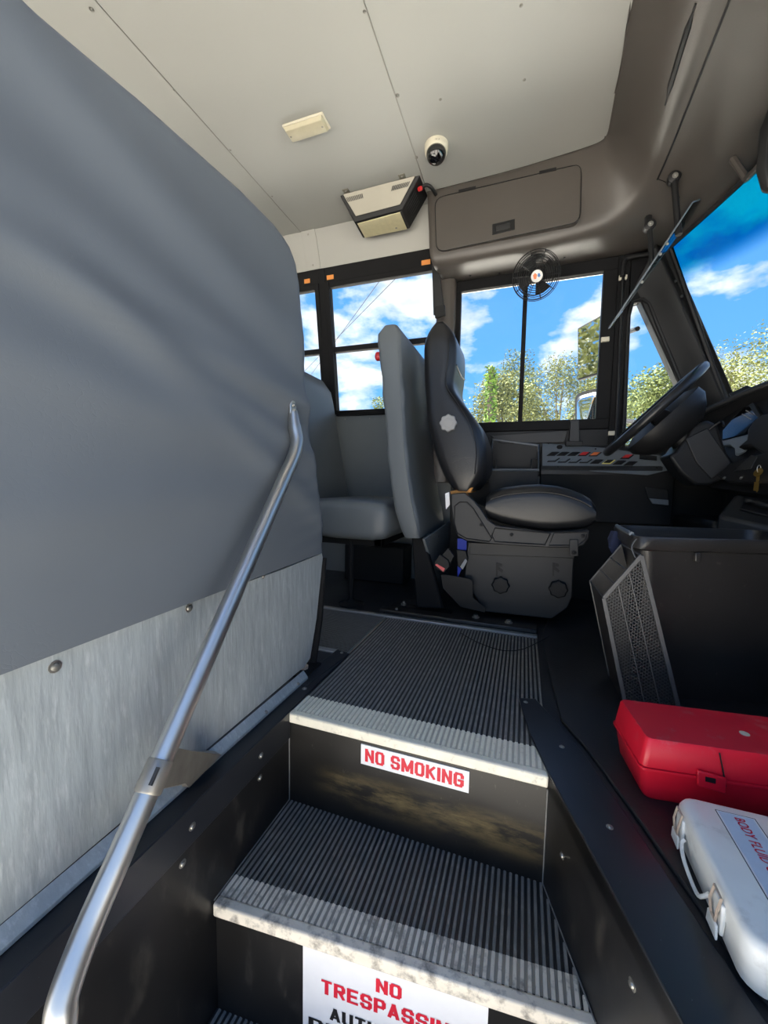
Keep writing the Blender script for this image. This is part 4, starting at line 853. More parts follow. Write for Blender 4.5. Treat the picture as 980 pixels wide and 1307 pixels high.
MB().tube(catmull([PY(905, 548, 1.85), PY(920, 538, 1.83), PY(923, 543, 1.80)], 4), 0.004, 6).build('stalk', 'black', sc)

# ---------------- dashboard
da = thing('dashboard', 'black dashboard with hooded instrument cluster below the windshield', 'dashboard', (0.85, 1.6, 0))
rim = [V(0.66, 2.18, 0.80), PX(866, 556, 0.655), PX(874, 545, 0.675), PX(895, 528, 0.72), PX(930, 511, 0.775), PX(980, 490, 0.835), V(0.88, 1.60, 0.985), V(0.89, 1.42, 0.955), V(0.88, 1.28, 0.88), V(0.86, 1.24, 0.75)]
rimc = catmull(rim, 6)
rear_ = [V(0.86, 2.24, 0.80)] + [V(lerp(0.90, 1.10, i/8), lerp(2.22, 1.25, i/8), 0.88) for i in range(1, 9)] + [V(1.12, 1.2, 0.76)]
rearc = catmull(rear_, 6)
rearc = [rearc[int(i*(len(rearc)-1)/(len(rimc)-1))] for i in range(len(rimc))]
MB().grid([[a.lerp(b, t/4)+V(0, 0, 0.02*math.sin(math.pi*t/4)) for a, b in zip(rimc, rearc)] for t in range(5)]).build('hood', 'black', da, smooth=60)
MB().tube(rimc, 0.012, 10).build('hood_rim', 'dark', da)
P1, P4, P5 = PX(868, 552, 0.70), PX(980, 500, 0.865), PX(905, 618, 0.70)
dn = (P4-P1).cross(P5-P1).normalized()
if dn.x > 0: dn = -dn
def PN(x, y, o=0.0): return plane_hit(x, y, P1+dn*o, dn)
def z3(x, y): return (860+0.1914*x, 430+0.1914*y)
MB().prism([PN(*p) for p in ((866, 556), (895, 530), (930, 514), (985, 493), (1060, 480), (1060, 640), (985, 632), (905, 622), (880, 600))], dn*-0.05).build('cluster_back', 'black', da)
MB().prism([PN(*z3(*p), 0.004) for p in ((312, 705), (420, 680), (520, 655), (575, 590), (627, 540), (627, 700), (545, 700), (480, 770), (425, 800), (420, 750), (390, 730), (345, 735))], dn*0.012).build('cluster_bezel', 'panel', da, bevel=0.004, label='grey instrument bezel')
MB().prism([PN(*z3(*p), 0.002) for p in ((330, 690), (330, 630), (390, 560), (480, 470), (560, 470), (600, 540), (520, 645))], dn*0.006).build('gauge_glass', 'lens', da, bevel=0.002)
for q in (((455, 515), (515, 550)), ((480, 490), (530, 520))): MB().tube([PN(*z3(*q[0]), 0.009), PN(*z3(*q[1]), 0.009)], 0.002, 6).build('gauge_mark', 'greyknob', da)
MB().prism([PN(*z3(*p), 0.02) for p in ((525, 470), (560, 450), (610, 535), (595, 555), (575, 540))], dn*0.02).build('hood_bracket', 'black', da, bevel=0.003)
MB().prism([PN(*z3(*p), 0.02) for p in ((400, 400), (460, 375), (530, 340), (550, 355), (540, 375), (470, 410), (430, 430))], dn*0.03).build('latch_block', 'black', da, bevel=0.004)
MB().prism([PN(*z3(*p), 0.03) for p in ((470, 760), (530, 710), (540, 640), (580, 580), (640, 540), (760, 500), (760, 860), (640, 800), (560, 745))], dn*0.03).build('gauge_pod', 'black', da, bevel=0.006)
MB().prism([PN(*z3(*p), 0.03) for p in ((330, 945), (420, 860), (640, 800), (760, 780), (760, 1000), (560, 1000), (400, 990))], dn*0.03).build('lower_trim', 'black', da, bevel=0.006)
for p in ((335, 940), (447, 940)): screw(PN(*z3(*p), 0.061), tuple(dn), da, 0.004)
MB().prism([PN(*z3(*p), 0.062) for p in ((400, 900), (520, 790), (560, 800), (520, 880))], dn*0.004).build('trim_insert', 'dark', da, bevel=0.002)
MB().loft([[V(x0, y, 0.05), V(x0, y, 0.80), V(x0+0.06, y, 0.855), V(x1, y, 0.855), V(x1, y, 0.05)] for x0, x1, y in ((0.90, 1.095, 1.60), (0.92, 1.105, 1.2), (0.93, 1.115, 0.8), (0.93, 1.12, 0.27))]).build('passenger_panel', 'black', da, bevel=0.02)
MB().span((0.68, 1.83, 0.12), (0.90, 2.255, 0.47)).build('lower_panel', 'black', da, bevel=0.02)
sh = thing('engine_cover', 'dark grey angular engine cover shelf below the ignition key', 'cover', (0.8, 1.5, 0))
shz = 0.485
cA, cB, cC = PY(915, 658, 1.72), PY(985, 674, 1.63), PY(938, 630, 1.80)
cn = (cB-cA).cross(cC-cA).normalized()
if cn.z < 0: cn = -cn
def ctop(x, y): return V(x, y, cA.z-((x-cA.x)*cn.x+(y-cA.y)*cn.y)/cn.z)
cxy = [(cA.x, cA.y), (cB.x, cB.y), (0.86, cB.y), (0.86, 1.72), (cC.x, cC.y)]
MB().loft([[V(x, y, 0.010) for x, y in cxy], [ctop(x, y) for x, y in cxy]]).build('cover_body', 'dark', sh, bevel=0.010)
def PE(x, y, o=0.0): return plane_hit(x, y, cA+cn*o, cn)
MB().prism([PE(x, y, 0.001) for x, y in ((943, 652), (953, 639), (992, 644), (990, 664))], cn*0.010).build('brake_base', 'black', sh, bevel=0.003)
MB().tube(catmull([PE(951, 641, 0.018), PE(956, 639, 0.028), PE(966, 642, 0.026), PE(980, 646, 0.027), PE(994, 650, 0.027)], 4), [0.007, 0.010, 0.012, 0.012, 0.010, 0.008, 0.007, 0.008, 0.011, 0.013, 0.013, 0.011, 0.010, 0.010, 0.010, 0.010, 0.010], 10).build('brake_lever', 'black', sh, smooth=180)
ky = thing('ignition_key', 'brass key hanging from the dashboard ignition', 'key', PN(968, 610, 0.07))
kc = PN(968, 603, 0.075); kr = RT
MB().lathe(kc, dn, [(0.015, 0), (0.015, 0.0025), (0.004, 0.003)], 14).build('bow', 'brass', ky)
MB().prism([kc+V(0, 0, -0.008)+kr*dx+V(0, 0, dz) for dx, dz in ((-0.005, 0), (0.005, 0), (0.005, -0.05), (0.001, -0.058), (-0.003, -0.05))], dn*0.002).build('blade', 'brass', ky)
MB().tube([kc+V(0, 0, 0.012)+kr*0.006*math.cos(a)+V(0, 0, 0.012*math.sin(a)) for a in [k*math.pi/6 for k in range(12)]], 0.0012, 6, closed=True).build('ring', 'steel', ky)
MB().prism([kc+V(0, 0, -0.062)+kr*dx+V(0, 0, dz)+dn*0.003 for dx, dz in ((-0.006, 0.028), (0.006, 0.028), (0.007, 0), (-0.007, 0))], dn*0.003).build('key_fob', 'brass', ky)

# ---------------- waste bin and wire caddy
FLZ = 0.008
tc_ = thing('waste_bin', 'tall black plastic waste bin standing behind the red case', 'bin', (0.48, 1.42, FLZ))
q = [V(0.288, 1.210, 0), V(0.715, 1.325, 0), V(0.725, 1.60, 0), V(0.300, 1.545, 0)]
cen = sum(q, V(0, 0, 0))/4
def binsec(s, z, off=0.0, r=0.05):
    pts = [cen + (p-cen)*s for p in q]; out = []
    for i in range(4):
        p, a, b = pts[i], pts[i-1], pts[(i+1) % 4]; s1_, e1_ = p+(a-p).normalized()*r, p+(b-p).normalized()*r
        for j in range(6):
            t = j/5; v_ = (1-t)**2*s1_ + 2*t*(1-t)*p + t*t*e1_; d_ = (v_-cen).normalized(); out.append(V(v_.x+d_.x*off, v_.y+d_.y*off, z))
    return out
bn = MB().loft([binsec(0.80, FLZ), binsec(0.81, FLZ+0.01), binsec(0.985, 0.427), binsec(0.985, 0.428, 0.006), binsec(1.0, 0.432, 0.008), binsec(1.0, 0.460, 0.008), binsec(1.0, 0.465, 0.004), binsec(1.0, 0.465, -0.004), binsec(0.98, 0.45, -0.006), binsec(0.80, 0.02, -0.006)]).build('bin_body', 'can', tc_, smooth=50)
e_f = (q[1]-q[0]).normalized(); nf = V(e_f.y, -e_f.x, 0)
for f_ in (0.34, 0.80): MB().prism([q[0].lerp(q[1], f_)+e_f*dx+nf*0.006+V(0, 0, 0.428+dz) for dx, dz in ((-0.007, 0), (0.007, 0), (0.007, -0.022), (0, -0.028), (-0.007, -0.022))], nf*0.008).build('liner_hook', 'can', tc_, bevel=0.002)
MB().prism([q[2].lerp(q[3], 0.55)+V(dx, -0.016, 0.42+dz) for dx, dz in ((-0.025, -0.007), (0.025, -0.007), (0.025, 0.007), (-0.025, 0.007))], (0, -0.006, 0)).build('inner_boss', 'can', tc_, bevel=0.003)
MB().tube([V(0.288, 1.26, 0.466), V(0.296, 1.49, 0.466)], 0.0065, 10).build('rim_clip', 'panel', tc_, label='shiny clip along the rim')

wc_ = thing('wire_caddy', 'dark perforated wire caddy hanging on the side of the waste bin', 'caddy', (0.25, 1.2, 0.1))
yc = 1.165
cq = [PY(x, y, yc) for x, y in ((818, 709), (770, 763), (799, 905), (866, 905))]
cqb = [p+V(-0.005, 0.19, 0) for p in cq]
def bar(mb, a, b, w, d, n_): 
    t = (b-a).normalized(); s_ = t.cross(n_).normalized()*w/2; mb.prism([a-s_, b-s_, b+s_, a+s_], n_*d)
fm = MB(); nn = V(0, -1, 0)
for a, b in ((0, 1), (1, 2), (2, 3), (3, 0)): bar(fm, cq[a], cq[b], 0.010, 0.006, nn)
fm.build('panel_frame', 'mesh_frame', wc_, bevel=0.001)
ms = MB(); N_ = 52
u0, u1, u2, u3 = cq[1], cq[0], cq[3], cq[2]            # left, apex, bottom right, bottom left
xs0 = min(p.x for p in cq); xs1 = max(p.x for p in cq); zs0 = min(p.z for p in cq); zs1 = max(p.z for p in cq)
def inside(x, z):
    s = None
    for i in range(4):
        a, b = cq[i], cq[(i+1) % 4]; c_ = (b.x-a.x)*(z-a.z)-(b.z-a.z)*(x-a.x)
        if s is None: s = c_ > 0
        elif (c_ > 0) != s: return False
    return True
def clipline(p, d):
    ts = [t*0.002 for t in range(-250, 251) if inside(p.x+d.x*t*0.002, p.z+d.z*t*0.002)]
    return (p+d*ts[0], p+d*ts[-1]) if len(ts) > 2 else None
cm = V((xs0+xs1)/2, yc, (zs0+zs1)/2)
for dd in (V(0.80, 0, 0.6), V(-0.80, 0, 0.6)):
    pr_ = V(-dd.z, 0, dd.x)
    for i in range(-34, 35):
        c_ = clipline(cm+pr_*(i*0.0072), dd)
        if c_: bar(ms, c_[0]+V(0, 0.003, 0), c_[1]+V(0, 0.003, 0), 0.0022, 0.0015, nn)
stuff(ms.build('wire_mesh', 'mesh', wc_, smooth=0))
for t in (0.33, 0.62): ms2 = MB().tube([cq[0].lerp(cq[1], t)+V(0, -0.002, 0), cq[3].lerp(cq[2], t)+V(0, -0.002, 0)], 0.0016, 6).build('stiffener', 'mesh_frame', wc_)
for t in (0.0, 0.35, 0.68, 1.0): MB().tube([cq[0].lerp(cq[1], t), cqb[0].lerp(cqb[1], t)], 0.0022, 6).build('cross_wire', 'mesh', wc_)
MB().tube([cqb[0], cqb[1], cqb[2]], 0.003, 6).build('back_wire', 'mesh_frame', wc_)
MB().prism([cq[1], cq[2], cqb[2], cqb[1]], (0.003, 0, 0)).build('side_panel', 'can', wc_)
MB().prism([cqb[0], cqb[1], cqb[2], cqb[3]], (0, 0.003, 0)).build('back_panel', 'can', wc_)
MB().tube(catmull([PY(812, 688, 1.195), PY(806, 698, 1.185), PY(811, 712, 1.175), PY(818, 712, yc)], 4), 0.0018, 6).build('hanger', 'mesh_frame', wc_)
cl = MB(); secs = []
for i, (x, y, r) in enumerate(((785, 678, 0.010), (784, 688, 0.018), (785, 698, 0.022), (787, 706, 0.014), (789, 712, 0.004))):
    c_ = PY(x, y, 1.44); secs.append([c_+V(r*math.cos(a)*(1+0.3*math.sin(3*a+i)), r*math.sin(a), 0) for a in [k*math.pi/6 for k in range(12)]])
cl = cl.loft(secs).build('cleaning_cloth', 'cloth'); tag(cl, 'crumpled navy cloth tucked behind the wire caddy', 'cloth')

# ---------------- red case
rc = thing('reflector_case', 'long red plastic case with hinged lid lying on the floor mat', 'case', (0.45, 0.9, FLZ))
fd, ld = V(0.9925, 0.122, 0), V(-0.122, 0.9925, 0)
o0 = PZ(820, 1020, FLZ)
def rp(s, t, z): return o0 + fd*s + ld*t + V(0, 0, z-FLZ)
def rsec(s0, s1, t0, t1, z, r=0.012):
    out = []
    for cx, cy, a0 in ((s1-r, t1-r, 0), (s0+r, t1-r, 90), (s0+r, t0+r, 180), (s1-r, t0+r, 270)):
        for j in range(4): a = math.radians(a0+30*j); out.append(rp(cx+r*math.cos(a), cy+r*math.sin(a), z))
    return out
rbase = MB().loft([rsec(0.006, 0.454, 0.006, 0.124, FLZ), rsec(0.0, 0.46, 0.0, 0.130, FLZ+0.01), rsec(-0.008, 0.468, -0.006, 0.140, 0.070), rsec(-0.012, 0.472, -0.010, 0.144, 0.072), rsec(-0.012, 0.472, -0.010, 0.144, 0.0765)]).build('base', 'red', rc, smooth=40)
rlid = MB().loft([rsec(-0.009, 0.469, -0.007, 0.141, 0.0775), rsec(-0.009, 0.469, -0.007, 0.141, 0.084), rsec(-0.002, 0.462, -0.003, 0.139, 0.126, 0.010), rsec(0.001, 0.459, 0.0, 0.136, 0.130, 0.010)]).build('lid', 'red', rc, smooth=40)
def rfront(x, y, o): 
    return plane_hit(x, y, rp(0, -0.009-o, 0.08), -ld)
MB().prism([rfront(x, y, 0.0) for x, y in ((888, 981), (925, 991), (924, 1011), (888, 1001))], -ld*0.006).build('latch_tab', 'red', rc, bevel=0.002)
MB().prism([rfront(x, y, 0.006) for x, y in ((900, 991), (913, 994), (913, 1000), (900, 997))], -ld*0.001).build('latch_slot', 'blackink', rc)
MB().tube([rfront(919, 962, 0.001)+ld*0.002, rfront(922, 980, 0.001), rfront(926, 1004, 0.003)], 0.0012, 6).build('lid_split', 'blackink', rlid, label='dark crack in the lid')
MB().lathe(rp(0.19, 0.06, 0.130), (0, 0, 1), [(0.008, 0), (0.008, 0.001), (0.005, 0.0016)], 14).build('moulding_mark', 'offwhite', rlid)

# ---------------- white metal kit
wk = thing('cleanup_kit', 'white metal clean-up kit box with pale label and wire clasps on the mat', 'kit box', (0.36, 0.65, FLZ))
kx0, kx1, ky0, ky1, kz = 0.266, 0.455, 0.532, 0.772, 0.076
def ksec(i, z, r=0.024): return rrect(kx0+i, kx1-i, ky0+i, ky1-i, r, z, 5)
MB().loft([ksec(0.008, FLZ, 0.02), ksec(0.002, FLZ+0.006), ksec(0.002, 0.044)]).build('base', 'whitebox', wk, smooth=50)
klid = MB().loft([ksec(0.0, 0.0445), ksec(0.0, 0.066), ksec(0.003, 0.0735), ksec(0.009, kz, 0.02)]).build('lid', 'whitebox', wk, smooth=50)
def kt(x, y): return PZ(x, y, kz)
lc = [kt(912, 1033), kt(912, 1033)+V(0.052, 0, 0), kt(912, 1033)+V(0.052, -0.165, 0), kt(912, 1033)+V(0, -0.165, 0)]
lab = MB().prism(lc, (0, 0, 0.0006)).build('label_border', 'white', klid)
lc2 = [lc[0]+V(0.0035, -0.0035, 0), lc[1]+V(-0.0035, -0.0035, 0), lc[2]+V(-0.0035, 0.0035, 0), lc[3]+V(0.0035, 0.0035, 0)]
MB().tube([p+V(0, 0, 0.0006) for p in [l+(l-sum(lc, V(0, 0, 0))/4).normalized()*-0.0012 for l in lc]], 0.0006, 5, closed=True).build('label_line', 'blackink', lab)
MB().prism([p+V(0, 0, 0.0006) for p in lc2], (0, 0, 0.0006)).build('label_field', 'lightblue', lab)
text('BODY FLUID CLEANUP', lc[0]+V(0.021, -0.010, 0.0012), (0, -1, 0), (1, 0, 0), 0.0135, 0.146, 'redink', klid, thick=0.012)
for yy in (0.735, 0.600):
    cz_ = 0.046
    b_ = MB().prism([V(kx0-0.004, yy+dy, dz) for dy, dz in ((-0.012, 0.062), (0.012, 0.062), (0.015, 0.040), (0.012, 0.020), (-0.012, 0.020), (-0.015, 0.040))], (0.005, 0, 0)).build('clasp', 'whitebox', wk, bevel=0.002)
    MB().tube([V(kx0-0.004, yy-0.010, 0.070), V(kx0-0.008, yy-0.010, 0.050), V(kx0-0.007, yy-0.006, 0.034), V(kx0-0.007, yy+0.006, 0.034), V(kx0-0.008, yy+0.010, 0.050), V(kx0-0.004, yy+0.010, 0.070)], 0.0018, 6, closed=True).build('clasp_wire', 'rust', b_)
    MB().prism([V(kx0-0.006, yy+dy, dz) for dy, dz in ((-0.013, 0.034), (0.013, 0.034), (0.015, 0.016), (-0.015, 0.016))], (-0.003, 0, -0.002)).build('clasp_tongue', 'whitebox', b_, bevel=0.002)
MB().tube(catmull([V(kx0-0.003, 0.712, 0.042), V(kx0-0.008, 0.708, 0.036), V(kx0-0.009, 0.69, 0.022), V(kx0-0.009, 0.645, 0.019), V(kx0-0.008, 0.628, 0.032), V(kx0-0.003, 0.624, 0.042)], 4), 0.0028, 8).build('carry_handle', 'whitebox', wk)

# ---------------- things on the ceiling
dl = thing('ceiling_light', 'small rectangular cream dome light screwed to the ceiling', 'light', (-0.91, 1.525, H))
MB().span((-1.005, 1.488, H-0.010), (-0.817, 1.564, H)).build('base', 'offwhite', dl, bevel=0.004)
MB().loft([[V(x, y, z) for x, y in ((-1.0+i, 1.492+i), (-0.822-i, 1.492+i), (-0.822-i, 1.560-i), (-1.0+i, 1.560-i))] for i, z in ((0, H-0.010), (0.006, H-0.024), (0.012, H-0.026))]).build('lens', 'cream', dl, bevel=0.002)
for x in (-0.985, -0.837): screw((x, 1.526, H-0.0255), (0, 0, -1), dl, 0.003)
cmx = PZ(557, 186, H)
cd = thing('dome_camera', 'off-white dome camera with smoked lens on the ceiling', 'camera', (cmx.x, cmx.y, H))
cax = V(0.04, -0.22, -1).normalized()
MB().lathe((cmx.x, cmx.y, H), cax, [(0.052, -0.012), (0.052, 0.012), (0.050, 0.026), (0.047, 0.036), (0.043, 0.039)], 28).build('housing', 'offwhite', cd, smooth=40)
MB().lathe(Vector((cmx.x, cmx.y, H))+cax*0.038, cax, [(0.043*math.cos(a), 0.043*math.sin(a)) for a in [k*math.pi/2/8 for k in range(9)]], 28).build('smoked_dome', 'lens', cd, smooth=180)
MB().tube([Vector((cmx.x, cmx.y, H))+cax*0.068+V(-0.012, -0.029, 0), Vector((cmx.x, cmx.y, H))+cax*0.074+V(0.004, -0.024, 0)], 0.003, 6).build('lens_ring', 'greyknob', cd)
text('-W A', (cmx.x+0.004, cmx.y-0.056, H-0.020), (0.95, 0.3, 0), (0, 0, 1), 0.005, 0.022, 'blackink', cd)

mo = thing('ceiling_unit', 'tapered nickel and black vented box hung from the ceiling above the windows', 'ceiling unit', (-0.75, 2.0, H))
T = [V(-0.953, 1.925, H-0.004), V(-0.530, 1.922, H-0.004), V(-0.525, 2.070, H-0.004), V(-0.955, 2.110, H-0.004)]
Bq = [V(-0.897, 1.990, 1.954), V(-0.632, 1.974, 1.954), V(-0.636, 2.125, 1.954), V(-0.905, 2.125, 1.954)]
MB().loft([T, Bq]).build('housing', 'black', mo, bevel=0.004)
def nf_(u, v, o=0.0):
    p = T[0].lerp(T[1], u).lerp(Bq[0].lerp(Bq[1], u), v); n_ = (T[1]-T[0]).cross(Bq[0]-T[0]).normalized()
    if n_.y > 0: n_ = -n_
    return p + n_*o
fp = MB().prism([nf_(0.05, 0.0, 0.004), nf_(0.95, 0.0, 0.004), nf_(0.91, 0.80, 0.004), nf_(0.09, 0.80, 0.004)], nf_(0, 0, 0.004)-nf_(0, 0, 0)).build('front_plate', 'nickel', mo, bevel=0.001)
for i in range(14):
    for a0 in (0.07, 0.69):
        u = a0+i*0.0165; MB().prism([nf_(u, 0.13, 0.0082), nf_(u+0.008, 0.13, 0.0082), nf_(u+0.008, 0.28, 0.0082), nf_(u, 0.28, 0.0082)], nf_(0, 0, 0.0012)-nf_(0, 0, 0)).build('vent_slot', 'blackink', fp)
MB().prism([p+V(0, 0, -0.001) for p in (Bq[0].lerp(Bq[2], 0.05), Bq[1].lerp(Bq[3], 0.05), Bq[2].lerp(Bq[0], 0.05), Bq[3].lerp(Bq[1], 0.05))], (0, 0, -0.004)).build('bottom_plate', 'ledpanel', mo, bevel=0.001)
screw(V(-0.70, 2.09, 1.949), (0, 0, -1), mo, 0.004)
for u in (0.10, 0.80):
    p = T[0].lerp(T[1], u); MB().span((p.x-0.016, p.y-0.030, H-0.004), (p.x+0.016, p.y+0.006, H-0.0005)).build('mount_tab', 'nickel', mo, bevel=0.001); screw((p.x, p.y-0.016, H-0.004), (0, 0, -1), mo, 0.004)
for i in range(6):
    a = T[1].lerp(T[2], 0.15+i*0.11); b = Bq[1].lerp(Bq[2], 0.15+i*0.11); nrm = V(0.75, 0, -0.65)
    MB().tube([a.lerp(b, 0.35)+V(0.002, 0, 0), a.lerp(b, 0.8)+V(0.002, 0, 0)], 0.002, 5).build('side_louvre', 'dark', mo)
MB().tube(catmull([V(-0.545, 1.985, H-0.03), V(-0.515, 1.975, H-0.018), V(-0.49, 1.99, H-0.025), V(-0.475, 2.03, H-0.035)], 4), 0.008, 8).build('cable', 'black', mo)
MB().lathe(V(-0.548, 1.975, H-0.030), (0.8, -0.5, -0.2), [(0.010, 0), (0.010, 0.016), (0.006, 0.018)], 10).build('connector', 'redplastic', mo, label='red connector')

# ---------------- dashboard fan
fc = PY(684, 352, 2.09)
fa = thing('cab_fan', 'small black caged fan hanging above the driver window', 'fan', (fc.x, fc.y, fc.z))
fx = (CAM-fc).normalized(); fx = (fx + V(0.10, 0, -0.05)).normalized(); fu = V(0, 0, 1).cross(fx).normalized(); fv = fx.cross(fu)
def fpnt(r, a, h): return fc + (fu*math.cos(a)+fv*math.sin(a))*r + fx*h
FR = 0.108
for k_, (r, h) in enumerate([(FR*(0.20+0.8*i/9), 0.034-0.03*(i/9)**3) for i in range(10)]):
    MB().tube([fpnt(r, 2*math.pi*k/40, h) for k in range(40)], 0.0017, 5, closed=True).build('cage_ring', 'black', fa, smooth=180)
for k in range(10):
    a = 2*math.pi*k/10; MB().tube([fpnt(0.02, a, 0.034), fpnt(FR*0.6, a, 0.028), fpnt(FR, a, 0.002), fpnt(FR*0.9, a, -0.03), fpnt(0.03, a, -0.045)], 0.0016, 5).build('cage_rib', 'black', fa)
for k_, (r, h) in enumerate(((FR*0.97, -0.018), (FR*0.8, -0.036))): MB().tube([fpnt(r, 2*math.pi*k/40, h) for k in range(40)], 0.0017, 5, closed=True).build('cage_ring', 'black', fa)
for k in range(4):
    a = 2*math.pi*k/4+0.5; MB().grid([[fpnt(r, a+da, hh*r/0.09) for da, hh in ((-0.42, -0.018), (0, 0.0), (0.42, 0.016))] for r in (0.022, 0.055, 0.085)]).build('blade', 'black', fa, smooth=180)
MB().lathe(fc, tuple(-fx), [(0.024, -0.02), (0.030, 0.01), (0.034, 0.03), (0.034, 0.085), (0.024, 0.095)], 20).build('motor', 'black', fa, smooth=50)
bd = MB().lathe(fc+fx*0.035, tuple(fx), [(0.026, 0), (0.026, 0.004), (0.022, 0.006)], 20).build('badge', 'badge', fa, label='round white badge')
MB().prism([fc+fx*0.0412+fu*a+fv*b for a, b in ((-0.018, 0.004), (-0.010, 0.014), (0.0, 0.006), (-0.002, -0.012), (-0.012, -0.012))], fx*0.0006).build('badge_print', 'orangeplastic', bd)
MB().prism([fc+fx*0.0412+fu*a+fv*b for a, b in ((0.004, 0.012), (0.012, 0.010), (0.016, 0.0), (0.010, -0.006), (0.002, 0.0))], fx*0.0006).build('badge_print', 'badgeblue', bd)
fb = fc - fx*0.06
MB().tube(catmull([V(fc.x-0.012, fc.y+0.03, 1.695), V(fc.x-0.012, fc.y+0.035, 1.66), fb+V(0, 0, 0.02)], 4), 0.008, 8).build('stand', 'black', fa)
MB().lathe((fc.x-0.005, fc.y+0.03, 1.700), (0, 0, -1), [(0.045, 0), (0.045, 0.006), (0.03, 0.014), (0.012, 0.02)], 16).build('mount', 'black', fa)
MB().tube([V(fc.x-0.022, fc.y-0.005, 1.69), V(fc.x-0.022, fc.y-0.005, 1.66)], 0.005, 8).build('mount_screw', 'steel', fa)

# ---------------- sun visor on two arms
vz = thing('sun_visor', 'smoked acrylic sun visor folded edge-on, hung on two black arms', 'visor', PY(860, 230, 1.98))
v1, v2 = PY(884, 258, 1.86), PY(777, 419, 1.86); v3, v4 = PY(803, 385, 2.10), PY(898, 253, 2.10)
vn = (v2-v1).cross(v4-v1).normalized()
MB().prism([v1, v2, v3, v4], vn*0.005).build('visor_sheet', 'visorglass', vz)
MB().tube([v2, v1, v4], 0.003, 8).build('visor_edge', 'panel', vz)
MB().tube([v2, v3, v4], 0.003, 8).build('visor_edge', 'panel', vz)
for (px_, py_), (qx, qy), yy, tr_ in (((860, 227), (866, 300), 1.90, 0.012), ((829, 288), (832, 338), 1.96, 0.010)):
    a, b = PY(px_, py_, yy), PY(qx, qy, yy-0.02)
    MB().tube([a, b], tr_, 8).build('arm', 'black', vz)
    MB().lathe(a+V(0, 0.02, 0), (0, -1, 0), [(0.020, 0), (0.022, 0.01), (0.022, 0.028), (0.012, 0.034)], 16).build('pivot', 'black', vz)
    MB().tube([a+V(0, 0.015, 0), a+V(0.0, 0.03, 0.05)], 0.014, 8).build('pivot_mount', 'black', vz)
    screw(a+V(0, -0.014, 0), (0, -1, 0), vz, 0.007)
for t in (0.32, 0.40, 0.62): screw(v1.lerp(v2, t)+V(0.008, -0.004, 0), (0, -1, 0), vz, 0.004)
rv = thing('interior_mirror', 'dark back of an interior mirror hanging by the windshield', 'mirror', PY(1000, 180, 1.62))
rm = PY(1003, 185, 1.62)
MB().loft([[rm+V(sx*0.07*s, sy*0.02*s, z) for sx, sy in ((-1, 0), (-0.8, -1), (0.8, -1), (1, 0), (0.8, 1), (-0.8, 1))] for z, s in ((-0.14, 0.3), (-0.12, 0.75), (-0.06, 1), (0.06, 1), (0.12, 0.75), (0.14, 0.3))]).build('mirror_shell', 'black', rv, smooth=60, bevel=0.004)
MB().tube([rm+V(-0.02, 0.02, 0.0), rm+V(-0.03, 0.16, 0.02), rm+V(-0.06, 0.2, 0.12)], 0.012, 8).build('mirror_arm', 'cap', rv)

# ---------------- signs and stickers
sg = PY(461, 951, Y1+0.0008); sg2 = PY(599, 985, Y1+0.0008)
wS = sg2.x-sg.x; hS = 0.050; zt_ = (sg.z+sg2.z)/2+0.002
ss = MB().span((sg.x, Y1-0.0004, zt_-hS), (sg.x+wS, Y1+0.003, zt_)).build('no_smoking_sign', 'white'); tag(ss, 'white sticker with red NO SMOKING lettering on the upper riser', 'sign')
block_text('NO SMOKING', (sg.x+0.011, Y1-0.0006, zt_-hS+0.009), (1, 0, 0), 0.033, wS-0.022, 'redink', ss)
ev = (N2b-N2a); ev.z = 0; ev.normalize(); en = V(ev.y, -ev.x, 0)
so = V(N2a.x, N2a.y+0.004, 0)
def PS(x, y, o=0.001): return plane_hit(x, y, so+en*o, en)
tl, trr = PS(387, 1207), PS(623, 1292)
wT = (trr-tl).dot(ev); zT = Z2-0.029; p0s = V(tl.x, tl.y, zT)
ts = MB().prism([p0s, p0s+ev*wT, p0s+ev*wT+V(0, 0, -0.19), p0s+V(0, 0, -0.19)], en*0.0015).build('no_trespassing_sign', 'white'); tag(ts, 'white sign with red NO TRESPASSING lettering on the lower riser', 'sign')
def sline(body, x0, z0, h, w, material): block_text(body, p0s+ev*x0+V(0, 0, -z0-h)+en*0.0016, tuple(ev), h, w, material, ts)
def sx(x, y): d_ = PS(x, y, 0.0016)-p0s; return d_.dot(ev), -d_.z
n0 = sx(480, 1247); n1 = sx(513, 1258)
sline('NO', n0[0], n0[1], 0.027, n1[0]-n0[0], 'redink')
t0_ = sx(410, 1248); sline('TRESPASSING', t0_[0], t0_[1]+0.0, 0.029, wT-2*t0_[0], 'redink')
a0_ = sx(421, 1284); sline('AUTHORIZED', a0_[0], a0_[1], 0.026, wT-2*a0_[0], 'blackink')
sline('PERSONNEL', 0.012, a0_[1]+0.036, 0.026, wT-0.024, 'blackink'); sline('ONLY', wT*0.32, a0_[1]+0.072, 0.026, wT*0.36, 'blackink')
for i, (x, y, w) in enumerate(((543.5, 335, 0.050), (421.5, 354, 0.046), (392, 359, 0.04))):
    c_ = PY(x, y, 2.20); b_ = plane_hit(x, y, V(0, 2.2115, 1.835), V(0, -0.99, -0.14))
    st_ = MB().prism([b_+V(dx, dz*-0.14, dz)-V(0, 0.001, 0) for dx, dz in ((-w/2, -0.012), (w/2, -0.012), (w/2, 0.012), (-w/2, 0.012))], (0, -0.001, 0)).build('window_sticker', 'orange')
    tag(st_, ('orange sticker on the black rail above the window, by the overhead locker', 'orange sticker on the rail at the rear edge of the split-sash window', 'orange sticker on the rail next to the entry barrier edge')[i], 'sticker', 'orange stickers on the window rail')
